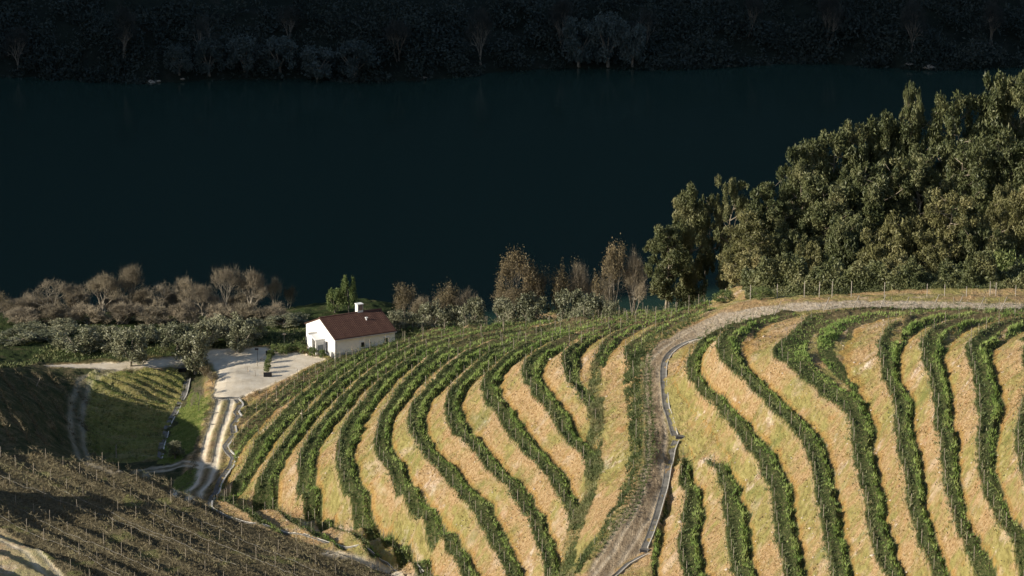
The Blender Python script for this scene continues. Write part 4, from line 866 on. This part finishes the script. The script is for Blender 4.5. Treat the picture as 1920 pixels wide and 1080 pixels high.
def eucalyptus(seed, H=20.0, W=8.0, kind=0):
    """normalised to H tall, W wide: tapered trunk, forking limbs, hanging leaf clumps with gaps"""
    r = np.random.default_rng(seed); segs = []; cl, rd = [], []
    fork = r.uniform(.22, .4) if kind == 0 else r.uniform(.12, .25); top = np.array([r.normal(0, .04*H), r.normal(0, .04*H), H*.93]); P = [np.zeros(3)]
    for k in range(1, 9):
        t = k/8; P.append(top*t*np.array([t, t, 1])+np.array([r.normal(0, .012*H), r.normal(0, .012*H), 0]))
    r0 = H*.014+.08
    for k in range(8): segs.append((P[k], P[k+1], r0*(1-k/8.6), r0*(1-(k+1)/8.6)))
    nl = 19 if kind == 0 else 21
    for i in range(nl):
        t = fork+(1-fork)*(i+.3)/nl*.97; b = np.array([np.interp(t*8, range(9), [p[j] for p in P]) for j in range(3)]); a = i*2.4+r.normal(0, .5)
        prof = math.sin(math.pi*min(1, max(0.08, (t-fork*.75)/(1.12-fork*.75))))**.7
        L = W*.5*prof*r.uniform(.55, 1.15); e = b+np.array([math.cos(a)*L, math.sin(a)*L, L*r.uniform(.25, .7)]); m = (b+e)/2+np.array([0, 0, -.06*L])
        rr = r0*(1-t)*.6+.035; segs += [(b, m, rr, rr*.7), (m, e, rr*.7, rr*.35)]
        R_ = W*r.uniform(.075, .15)*(1.0 if t < .85 else .8); cl.append(e); rd.append(R_)
        for _ in range(r.integers(3, 7)):
            f = r.uniform(.35, 1.1); q = b+(e-b)*f+r.normal(0, W*.095, 3); cl.append(q); rd.append(R_*r.uniform(.5, .95)); segs.append((b+(e-b)*min(f, .8), q, rr*.4, .02))
    cl.append(top); rd.append(W*.12)
    C = clump_cloud(cl, rd, 330, r, 1.1); LV, LF = leaves_np(C, .17, r, .8, 2.8); TV, TF = tubes_np(segs); return (TV, TF), (LV, LF)
def olive(seed, H=4.0, W=4.4):
    r = np.random.default_rng(seed); segs = []; cl, rd = [], []; th = H*.2
    segs.append((np.zeros(3), np.array([.05, 0, th]), .2, .15))
    for i in range(6):
        a = i*1.05+r.normal(0, .3); e = np.array([math.cos(a)*W*.3, math.sin(a)*W*.3, H*r.uniform(.5, .72)]); segs.append((np.array([.05, 0, th]), e, .10, .04))
    for i in range(34):
        a = r.uniform(0, 6.28); z = r.uniform(.2, .93); rad = W*.5*math.sqrt(max(0.05, 1-((z-.52)/.50)**2))*r.uniform(.45, .86); cl.append(np.array([math.cos(a)*rad, math.sin(a)*rad, H*z])); rd.append(r.uniform(.42, .68))
    C = clump_cloud(cl, rd, 230, r, .95); up = C[::3]+np.array([0, 0, .12]); LV, LF = leaves_np(C, .135, r, -.5, 2.4); TV, TF = tubes_np(segs); return (TV, TF), (LV, LF)
def bare(seed, H=9.0, W=6.5, depth=5, leafy=0.0, upright=.5, b0=.27, stems=(2, 5)):
    r = np.random.default_rng(seed); segs = []; tw = []; tips = []
    def grow(p, d, L, rad, k):
        q = p+d*L; segs.append((p, q, rad, rad*.68)) if rad > .02 else tw.append((p, q, rad))
        if k == 0:
            tips.append(q); return
        for _ in range(3 if k > 1 else 4):
            nd = d+r.normal(0, .42, 3); nd[2] += upright*.25; nd /= np.linalg.norm(nd); grow(p+(q-p)*r.uniform(.6, 1), nd, L*r.uniform(.62, .86), rad*.58, k-1)
    for s in range(r.integers(*stems)):
        d = np.array([r.normal(0, .28), r.normal(0, .28), 1]); d /= np.linalg.norm(d); grow(np.array([r.normal(0, .25), r.normal(0, .25), 0]), d, H*b0, H*.012+.03, depth)
    TV, TF = tubes_np(segs, 4)
    # twigs as thin blades fanning from the ends
    P = np.array([p for p, q, rr in tw]); Q = np.array([q for p, q, rr in tw]); rep = 4
    P2 = np.repeat(np.array(tips), rep, 0); Q2 = P2+r.normal(0, 1, P2.shape)*H*.045+np.array([0, 0, H*.035]); P = np.concatenate([P, P2]); Q = np.concatenate([Q, Q2])
    s = np.cross(Q-P, r.standard_normal(P.shape)); s /= np.linalg.norm(s, axis=1)[:, None]; s *= .015
    BV = np.stack([P-s, P+s, Q], 1).reshape(-1, 3); BF = np.arange(len(BV)).reshape(-1, 3)
    C = np.repeat(Q2, 2, 0)+r.normal(0, H*.018, (len(Q2)*2, 3)); kk = r.uniform(0, 1, len(C)) < leafy; C = C[kk]
    mx = np.array([max(abs(BV[:, 0]).max(), abs(BV[:, 1]).max())]); hh = BV[:, 2].max(); S = np.array([W*.5/mx[0]*1.12, W*.5/mx[0]*1.12, H/hh])
    LV, LF = leaves_np(C*S, .12, r, 0, 1.6) if len(C) else (None, None)
    return (TV*S, TF), (BV*S, BF), (LV, LF)
EUC = [leaf_mat("eucalyptus_leaves", [(0.28, (0.032, 0.045, 0.018)), (0.43, (0.075, 0.09, 0.034)), (0.56, (0.135, 0.145, 0.060)), (0.72, (0.26, 0.24, 0.115))], 0.35, 0.12, .55, .35),
       leaf_mat("eucalyptus_leaves_yellowish", [(0.28, (0.055, 0.06, 0.022)), (0.43, (0.125, 0.125, 0.046)), (0.56, (0.20, 0.19, 0.078)), (0.72, (0.32, 0.275, 0.13))], 0.35, 0.12, .55, .35)]
OLV = leaf_mat("olive_leaves", [(0.28, (0.055, 0.064, 0.036)), (0.43, (0.13, 0.138, 0.078)), (0.56, (0.21, 0.21, 0.128)), (0.74, (0.34, 0.325, 0.22))], 0.6, 0.1, .5, .4)
GRN = leaf_mat("fresh_green_leaves", [(0.28, (0.045, 0.07, 0.022)), (0.5, (0.12, 0.16, 0.05)), (0.7, (0.22, 0.24, 0.09))], 0.6, 0.15)
TWG = [leaf_mat("tan_twigs", [(0.3, (0.11, 0.092, 0.065)), (0.5, (0.24, 0.20, 0.14)), (0.7, (0.38, 0.32, 0.22))], 0.5, 0.05), leaf_mat("russet_twigs", [(0.3, (0.09, 0.075, 0.05)), (0.5, (0.185, 0.155, 0.105)), (0.7, (0.29, 0.245, 0.165))], 0.5, 0.05)]
RUST = leaf_mat("rusty_leaves", [(0.3, (0.075, 0.062, 0.034)), (0.5, (0.15, 0.12, 0.062)), (0.7, (0.24, 0.185, 0.10))], 0.5, 0.15)
PROTO = {}
def proto(key, parts, H, W): PROTO[key] = (parts, H, W)
for s in range(7):
    (TV, TF), (LV, LF) = eucalyptus(300+s, 20, 8, s % 2)
    t = np_mesh("trunk", TV, [TF], [EBARK], smooth=True)
    for c in (0, 1): proto(("euc", s, c), [("trunk", t), ("crown", np_mesh("crown", LV, [LF], [EUC[c]]))], 20, 8.6)
for s in range(4):
    (TV, TF), (LV, LF) = olive(400+s); t = np_mesh("trunk", TV, [TF], [BARK], smooth=True)
    proto(("olive", s), [("trunk", t), ("crown", np_mesh("crown", LV, [LF], [OLV]))], 4.0, 4.6); proto(("green", s), [("trunk", t), ("crown", np_mesh("crown", LV, [LF], [GRN]))], 4.0, 4.6)
for s in range(5):
    up = (.5, .9, .3, .7, 1.2)[s]; (TV, TF), (BV, BF), _ = bare(500+s, 9, 6.5, 5, 0.0, up); t = np_mesh("trunk", TV, [TF], [BARK])
    for c in (0, 1): proto(("bare", s, c), [("trunk", t), ("twigs", np_mesh("twigs", BV, [BF], [TWG[c]]))], 9, 6.5)
    (TV, TF), (BV, BF), (LV, LF) = bare(520+s, 9, 6.0, 5, .6, up); t = np_mesh("trunk", TV, [TF], [BARK]); proto(("rusty", s), [("trunk", t), ("twigs", np_mesh("twigs", BV, [BF], [TWG[1]])), ("crown", np_mesh("crown", LV, [LF], [RUST]))], 9, 6.0)
for s in range(3):
    (TV, TF), (BV, BF), _ = bare(560+s, 5, 6.0, 5, 0.0, .35, .17, (6, 8)); t = np_mesh("stems", TV, [TF], [BARK]); proto(("thicket", s), [("stems", t), ("twigs", np_mesh("twigs", BV, [BF], [TWG[s % 2]]))], 5, 6.0)
for s in range(5):
    (TV, TF), (LV, LF) = eucalyptus(330+s, 11, 8, 1); t = np_mesh("trunk", TV, [TF], [EBARK], smooth=True)
    for c in (0, 1): proto(("eus", s, c), [("trunk", t), ("crown", np_mesh("crown", LV, [LF], [EUC[c]]))], 11, 8.6)
def ztop(y, v):
    b = (540-v)/F_PX; return CAMZ+y/(cp+b*sp)*(-sp+b*cp)
def tree(key, u, y, vtop, w, label, cat="tree", grp=None, name="tree", sink=0.15):
    parts, H0, W0 = PROTO[key]; z = 0.0
    d = y*cp+(CAMZ)*sp; x = (u-960)/F_PX*math.hypot(y, CAMZ)
    zb = float(gnd(x, y))-sink; h = max(1.2, ztop(y, vtop)-zb)
    if key[0] == 'euc' and h < 14: parts, H0, W0 = PROTO[('eus', key[1] % 5, key[2])]
    sc = (w/14.0)/W0
    o = empty(name, (x, y, zb), random.uniform(0, 6.28)); o.scale = (sc, sc, h/H0); tag(o, label, cat, grp)
    for nm, me in parts: mobj(nm, me, o)
    return o, h
T = []
# riverside trees left of the farmhouse: (kind, u, y, top v, width px, label)
bl = [
 (("rusty",0),2,602,545,78,"russet leafless tree cut by the left edge, behind the dark olives"),
 (("bare",0,1),52,606,560,62,"low brown bare tree second from the left edge"),
 (("bare",2,0),95,604,524,92,"broad tan bare tree rising left of the tall russet pair"),
 (("bare",3,0),148,606,530,66,"narrow tan bare tree between the broad tan tree and the russet pair"),
 (("bare",1,1),192,603,506,74,"russet bare tree on the left of the tall pair"),
 (("bare",4,1),240,605,492,78,"tallest russet bare tree left of the farmhouse, with a ragged top"),
 (("bare",1,1),262,608,540,56,"dim brown bare tree tucked behind the right side of the tall russet tree"),
 (("bare",2,0),304,604,530,78,"rounded tan bare tree just right of the dark gap"),
 (("bare",4,0),343,606,518,62,"thin upright bare tree standing above the row of olives"),
 (("bare",0,0),382,603,533,70,"rounded brown bare tree left of the two pale crowned trees"),
 (("bare",3,0),424,602,496,82,"pale crowned bare tree, left one of the highest two"),
 (("bare",1,0),470,603,498,70,"pale crowned bare tree, right one of the highest two"),
 (("bare",4,1),516,604,518,30,"thin spindly bare tree left of the farmhouse, the left of two"),
 (("rusty",3),540,605,530,36,"thin spindly russet tree nearest the farmhouse on its left"),
]
for i in range(8):
    bl.append((("thicket",i%3),20+62*i,608,553-(i*7)%18,80,["low bare thicket tree at the far left of the river edge","low bare thicket tree below the broad tan tree","low bare thicket tree below the russet pair","low bare thicket tree in the dark gap","low bare thicket tree right of the dark gap","low bare thicket tree behind the middle olives","low bare thicket tree below the pale crowned pair","low bare thicket tree right of the pale crowned pair"][i]))
for k,u,y,v,w,l in bl: tree(k,u,y,v-(7 if k[0]=='bare' else 0),w*1.2,l,"bare tree","bare trees along the river")
ol = [
 (28,586,622,74,"dark olive tree at the left edge of the grove"),(88,588,622,62,"second olive from the left edge, in half shade"),(143,582,614,80,"large sunlit olive with a lumpy crown, third from the left"),(183,587,612,46,"shaded olive hidden behind the large sunlit one"),
 (208,582,615,50,"narrow olive left of the olive with the visible trunk"),(245,570.5,618,68,"olive with a clear short trunk standing in front of the pale road"),(272,584,612,52,"olive just behind and right of the one with the visible trunk"),
 (312,586,620,44,"small shaded olive between two larger ones"),(334,581,604,66,"bright olive with an upright crown behind the roadside one"),(366,571.5,625,62,"roadside olive at the top of the creek with its trunk in view"),
 (392,584,602,56,"olive behind the roadside olive, top catching the sun"),(427,586,588,60,"tall olive in the middle of the grove"),(452,582,603,50,"olive at the back edge of the yard, left one"),(477,583,600,48,"olive at the back edge of the yard, middle one"),
 (503,585,588,52,"tall olive above the solar lamp"),(531,582,592,56,"pale olive just left of the yard lamp"),(556,584,588,50,"olive touching the left corner of the farmhouse"),(410,588,596,50,"dark olive between the middle grove crowns"),(60,592,606,60,"shaded back row olive near the left edge"),(120,592,600,56,"shaded back row olive behind the large sunlit one"),
]
for i,(u,y,v,w,l) in enumerate(ol): tree(("olive",i%4),u,y-(5 if y > 580 and u < 470 else 0)+(8 if u > 500 else 0),v,w*1.25,l,"olive tree","olive trees beside the yard",name="olive_tree")
tree(("green",1),628,598,543,44,"left half of the green leafy pair behind the farmhouse roof","tree",name="young_eucalyptus")
tree(("green",3),654,598,516,34,"taller right half of the green leafy pair behind the farmhouse roof","tree",name="young_eucalyptus")
for i,(u,v,l) in enumerate([(40,574,"left of the broad tan tree"),(105,568,"under the broad tan tree"),(165,572,"under the tall russet pair"),(225,566,"under the tallest russet tree"),(285,575,"in the dark gap of the tree line"),(345,566,"behind the middle olives"),(405,570,"under the left pale crown"),(460,566,"under the right pale crown"),(515,575,"under the spindly pair left of the farmhouse")]):
    tree(("thicket",i%3),u,594,v-6,105,"low grey brown thicket "+l,"thicket","thickets between the olives and the river trees",name="thicket")
# right of the house, behind the crest
rb = [
 (("rusty",1),758,594,524,66,"russet tree just right of the farmhouse roof"),(("bare",0,1),790,597,548,50,"low brown bare tree between the two russet ones right of the farmhouse"),(("rusty",2),838,593,519,66,"large russet tree in the group right of the farmhouse"),(("bare",3,0),872,594,524,56,"grey bare tree on the right of the group beside the farmhouse"),
 (("rusty",4),972,586,456,66,"tallest russet tree of the middle group, with a pointed top"),(("rusty",0),955,584,530,60,"low russet tree at the foot of the pointed one"),(("rusty",3),1018,586,479,66,"orange tinged tree right of the pointed one"),(("rusty",2),1058,587,478,56,"russet tree left of the leafless grey crown"),(("bare",4,0),1090,588,474,58,"leafless grey crown of upright branches in the middle group"),
 (("rusty",1),1154,580,440,62,"tall golden brown tree left of the eucalyptus wood"),(("bare",1,0),1186,581,446,52,"bare leaning crown beside the tall golden brown tree"),(("bare",2,1),1128,583,500,44,"small dim tree between the middle group and the golden brown tree"),
]
for k,u,y,v,w,l in rb: tree(k,u,y,v,w*1.35,l,"bare tree","bare trees behind the vineyard crest")
ro = [(750,588,582,54,"olive right of the farmhouse behind the first posts"),(776,588,590,44,"small olive behind the first posts right of the farmhouse"),(812,586,570,62,"bright olive in the group right of the farmhouse"),(848,587,574,48,"olive below the large russet tree"),(886,584,560,52,"olive at the right end of the group beside the farmhouse"),
 (942,576,560,44,"grey olive at the left of the middle group"),(966,572,572,40,"pale low olive in front of the pointed russet tree"),(1000,571,552,66,"broad silver olive left of the isolated round one"),(1070,566,540,64,"isolated round silver olive behind the posts"),(1110,562,556,66,"spreading silver olive right of the round one"),(1146,559,566,40,"small silver olive at the right end of the row"),(1090,558,576,46,"low silver shoots in front of the spreading olive")]
for i,(u,y,v,w,l) in enumerate(ro): tree(("olive",i%4),u,y,v,w*1.15,l,"olive tree","olive trees behind the vineyard crest",name="olive_tree")
# eucalyptus wood on the spur
eu = [
 (1248,590,424,80,0,"low eucalyptus at the left end of the wood, with pale twisted stems"),(1290,594,340,66,0,"slender eucalyptus with a sparse pointed top at the left of the wood"),(1322,596,366,44,0,"thin eucalyptus touching the slender pointed one on its right"),
 (1366,592,334,62,0,"upright eucalyptus left of the broad one, with a rounded head"),(1432,590,345,104,0,"broad eucalyptus left of the tall dark mass"),(1398,580,400,84,1,"sunlit eucalyptus in front of the broad one"),(1468,588,378,70,0,"dark eucalyptus against the left flank of the tall mass"),
 (1400,568,478,82,1,"low yellowish eucalyptus above the bend of the upper track"),(1448,570,500,60,0,"dark low eucalyptus behind the bend"),(1512,568,466,58,1,"narrow yellowish eucalyptus in front of the dark hollow"),(1545,566,500,50,0,"small eucalyptus right of the narrow yellowish one"),
 (1502,600,262,92,0,"leftmost tall eucalyptus of the high mass, with round head"),(1500,592,300,70,0,"eucalyptus pressed below the leftmost tall one"),(1558,602,245,96,0,"second tall eucalyptus along the skyline of the mass"),(1612,604,228,96,0,"third tall eucalyptus along the skyline of the mass"),
 (1660,606,205,84,0,"fourth tall eucalyptus along the skyline, left of the lone spire"),(1696,606,152,44,0,"lone thin eucalyptus spire poking above the skyline"),(1722,604,192,92,0,"tall eucalyptus right of the lone spire"),(1786,604,172,104,0,"tall eucalyptus in the rise of the skyline"),
 (1848,606,136,104,0,"highest broad eucalyptus near the right edge"),(1905,605,132,104,0,"highest eucalyptus cut by the right edge"),(1950,600,150,90,0,"tall eucalyptus mostly beyond the right edge"),
 (1560,588,330,104,0,"middle row eucalyptus under the second tall one"),(1640,590,300,108,0,"middle row eucalyptus with drooping dark crown"),(1720,590,285,104,0,"middle row eucalyptus under the lone spire"),(1800,590,262,110,0,"middle row eucalyptus with a pale trunk showing"),(1870,590,245,104,0,"middle row eucalyptus under the highest crown"),(1930,588,260,90,0,"middle row eucalyptus at the right edge"),
 (1590,578,420,90,0,"shaded eucalyptus above the dark hollow"),(1480,580,440,70,0,"shaded eucalyptus left of the dark hollow"),
 (1648,560,438,92,1,"golden front row eucalyptus right of the dark hollow"),(1700,562,420,80,1,"front row eucalyptus between the golden and the pointed one"),(1772,560,360,96,1,"pointed sunlit front row eucalyptus"),(1740,556,470,80,1,"low front row eucalyptus below the pointed one"),
 (1830,558,430,84,0,"dull green front row eucalyptus right of the pointed one"),(1868,570,350,60,1,"slim bright eucalyptus near the right edge"),(1904,562,340,80,1,"bright broad eucalyptus at the right edge of the front row"),(1680,552,492,72,1,"lowest golden tree just above the upper track"),(1800,552,500,74,0,"lowest green tree above the upper track"),
]
for i,(u,y,v,w,c,l) in enumerate(eu): tree(("euc",i%7,c),u,y,v-4,w*1.14,l,"eucalyptus","eucalyptus wood on the spur",name="eucalyptus")
for i,(u,y,v,w,l) in enumerate([(1885,548,468,84,"rounded olive green bush at the right edge above the track"),(1926,545,482,60,"bush cut by the right edge above the track")]): tree(("green",i),u,y,v,w,l,"bush",name="rounded_bush")
# small bushes round the yard, creek and track
bs = [("olive",1,328,None,832,34,"dark round shrub on the grass beside the creek mouth",862),("bare",2,374,None,712,36,"leafless shrub on the bank between creek and yard",772),("rusty",1,382,None,682,44,"straw coloured bush at the corner of the yard bank",728),("bare",0,398,None,694,30,"dry bush on the bank edge below the roadside olive",724),("bare",3,396,None,722,26,"lower dry bush on the bank edge beside the yard",746)]
def bush(key, u, vb, vt, w, label, cat="bush", name="bush"):
    p = hit(u, vb); return tree(key, u, p.y, vt, w, label, cat, None, name, .05)[0]
bush(("olive",1),328,860,828,36,"dark round shrub on the grass beside the creek mouth"); bush(("bare",2,0),374,772,716,34,"leafless shrub on the bank between creek and yard")
bush(("rusty",1),384,722,684,44,"straw coloured bush at the corner of the yard bank"); bush(("bare",0,0),399,722,694,30,"dry bush on the bank edge below the roadside olive"); bush(("bare",3,0),396,745,722,26,"lower dry bush on the bank edge beside the yard")
for u,vb,vt,w,l in [(518,660,646,26,"green rosemary bush left end of the farmhouse bed"),(538,661,645,28,"green rosemary bush in the middle of the farmhouse bed"),(556,659,644,26,"green rosemary bush at the farmhouse corner"),(530,667,656,24,"low bush at the front of the farmhouse bed"),(568,664,654,20,"low bush below the gable corner"),(586,670,660,22,"low bush at the foot of the porch"),(604,674,664,18,"low bush near the right gable corner"),
                    (508,672,660,16,"clipped hedge plant at the far end of the yard hedge"),(505,682,670,15,"clipped hedge plant second along the yard hedge"),(502,692,680,15,"clipped hedge plant third along the yard hedge"),(500,701,690,15,"clipped hedge plant nearest the near planter box")]:
    bush(("green",random.randrange(4)),u,vb,vt,w,l)
bush(("green",2),772,628,612,24,"bright lime green shrub at the start of the vineyard crest"); bush(("olive",3),722,640,626,14,"dark round shrub against the right end of the long wall")
bush(("green",0),1352,568,545,40,"olive green bush at the bend of the upper track"); bush(("green",1),1420,562,540,44,"leafy bush behind the bend of the upper track")
# leafy understory at the foot of the wood, just beyond the upper track
r_ = np.random.default_rng(78); n = 90000; X = r_.uniform(24, 74, n); Y = ycr[np.clip(np.searchsorted(fx, X), 0, nxv-1), 0]+r_.uniform(.6, 9, n); hh = np.clip(1.3+1.3*vnoise(X, Y, 2.2, 101)+.6*vnoise(X, Y, .9, 102), .15, 4.0)*sstep(22, 30, X)*sstep(.3, 3, Y-ycr[np.clip(np.searchsorted(fx, X), 0, nxv-1), 0])
C = np.stack([X, Y, gnd(X, Y)+hh*r_.uniform(0, 1, n)**.6], 1); LV, LF = leaves_np(C, .19, r_, .5, 2.4)
o = mobj("understory", np_mesh("understory", LV, [LF], [EUC[0]])); tag(o, "leafy understory along the foot of the eucalyptus wood", "undergrowth", kind='stuff')
# far bank: willows, reeds, bare trees, all in shade
FTW = simple_mat("shaded_far_twigs", [(0.3, (0.035, 0.04, 0.036)), (0.7, (0.07, 0.075, 0.068))], .5)  # twig colour darkened to carry the far bank's shade
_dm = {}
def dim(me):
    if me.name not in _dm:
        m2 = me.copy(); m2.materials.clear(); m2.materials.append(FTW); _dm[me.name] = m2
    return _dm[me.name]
def far(key, u, dy, h, w, label, cat, grp=None, name="tree"):
    x = (u-960)/F_PX*815; y = ysh(x)+dy; z = float(zfar(np.array(x), np.array(y))); parts, H0, W0 = PROTO[key]
    o = empty(name, (x, y, z-.2), random.uniform(0, 6.28)); s = w/10.4/W0; o.scale = (s, s, h/H0); tag(o, label, cat, grp)
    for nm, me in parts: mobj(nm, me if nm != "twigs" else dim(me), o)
REED = leaf_mat("pale_willow_leaves", [(0.3, (0.035, 0.052, 0.048)), (0.5, (0.075, 0.10, 0.09)), (0.7, (0.14, 0.17, 0.155))], 0.5, 0.1)
for s in range(2):
    p_, H_, W_ = PROTO[("olive", s)]; m2 = p_[1][1].copy(); m2.materials.clear(); m2.materials.append(REED); proto(("willow", s), [p_[0], ("crown", m2)], H_, W_)
for i,(u,h,w,l) in enumerate([(345,5.5,60,"left edge of the pale willow clump on the far bank"),(400,6.5,70,"pale willow left of centre in the far bank clump"),(465,6.8,80,"tallest pale willow of the left far bank clump"),(530,6.3,80,"pale willow right of centre in the left far bank clump"),(600,6.2,80,"pale willow near the right end of the left far bank clump"),(670,7.0,90,"rounded pale willow closing the left far bank clump"),(1085,9,80,"pale willow with a feathery top on the far bank right of the middle"),(1140,9.5,90,"broad pale willow in the right far bank clump"),(1185,8,70,"pale willow at the right end of the right far bank clump")]):
    far(("willow",i%2),u,3.5,h,w,l,"willow","willows on the far bank","willow")
fb = ["at the far left","left of the first willow clump","behind the first willow clump","just right of the first willow clump","with two pale stems near the middle","with a single pale stem near the middle","leaning near the middle","left of the second willow clump","right of the second willow clump","opposite the left end of the eucalyptus wood","opposite the middle of the eucalyptus wood","near the far right corner"]
for i,l in enumerate(fb): far(("bare",i%5,0),40+165*i+(i*37)%50,5+(i*13)%5,9+(i*7)%4,70,"dim bare tree on the dark far bank "+l,"bare tree","bare trees on the far bank")
# far bank undergrowth as one mass
r_ = np.random.default_rng(77); n = 170000; X = r_.uniform(-100, 100, n); D = r_.uniform(1.0, 26, n); Y = ysh(X)+D; dens = np.clip(.5+.5*vnoise(X, Y, 5, 97)+.4*vnoise(X, Y, 1.8, 98), 0.03, 1); k = r_.uniform(0, 1, n) < dens; X, Y = X[k], Y[k]
Hh = np.clip(2.2+1.9*vnoise(X, Y, 6, 99), .4, 6); C = np.stack([X, Y, zfar(X, Y)+Hh*r_.uniform(0.05, 1, len(X))**.7], 1); LV, LF = leaves_np(C, .30, r_, -.6, 2.2)
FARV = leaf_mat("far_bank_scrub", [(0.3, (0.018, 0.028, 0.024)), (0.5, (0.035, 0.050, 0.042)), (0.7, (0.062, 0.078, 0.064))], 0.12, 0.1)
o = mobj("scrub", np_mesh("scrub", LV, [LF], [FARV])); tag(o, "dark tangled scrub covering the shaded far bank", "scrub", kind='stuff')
for i,(u,l,s) in enumerate([(205,"pale rock at the water line far left",.35),(240,"pale rock second from left at the far water line",.4),(285,"widest pale rock in the left cluster at the far water line",.6),(300,"small pale rock right of the widest at the far water line",.4),(345,"lone pale rock right of the left cluster on the far shore",.3),(794,"white rock at the far water line near the middle",.35),(1225,"pale rock on the far shore just right of the willows",.5),(1370,"long pale rock on the far shore left of the wood",.6),(1410,"second pale rock on the far shore left of the wood",.5),(1748,"flat pale rock on the far shore toward the right",.8),(1712,"small flat rock left of the flat one on the far shore",.5)]):
    x = (u-960)/F_PX*806; y = ysh(x)+2.6; rr = np.random.default_rng(50+i); bm = bmesh.new()
    for q in [(1.6,0,0),(-1.5,0,0),(0,1,0),(0,-1,0),(.2,0,.7),(0,0,-.6),(.9,.6,.3),(-.9,.5,.4),(.8,-.6,.3),(-.8,-.5,.3)]: bm.verts.new(tuple(c*s*rr.uniform(.8,1.3) for c in q))
    bmesh.ops.convex_hull(bm, input=bm.verts); me = bpy.data.meshes.new("shore_rock"); bm.to_mesh(me); me.materials.append(STONE); bm.free()
    tag(mobj("shore_rock", me, loc=(x, y, float(zfar(np.array(x), np.array(y)))+.1)), l, "rock", "rocks on the far shore")
print("objects", len(bpy.data.objects))
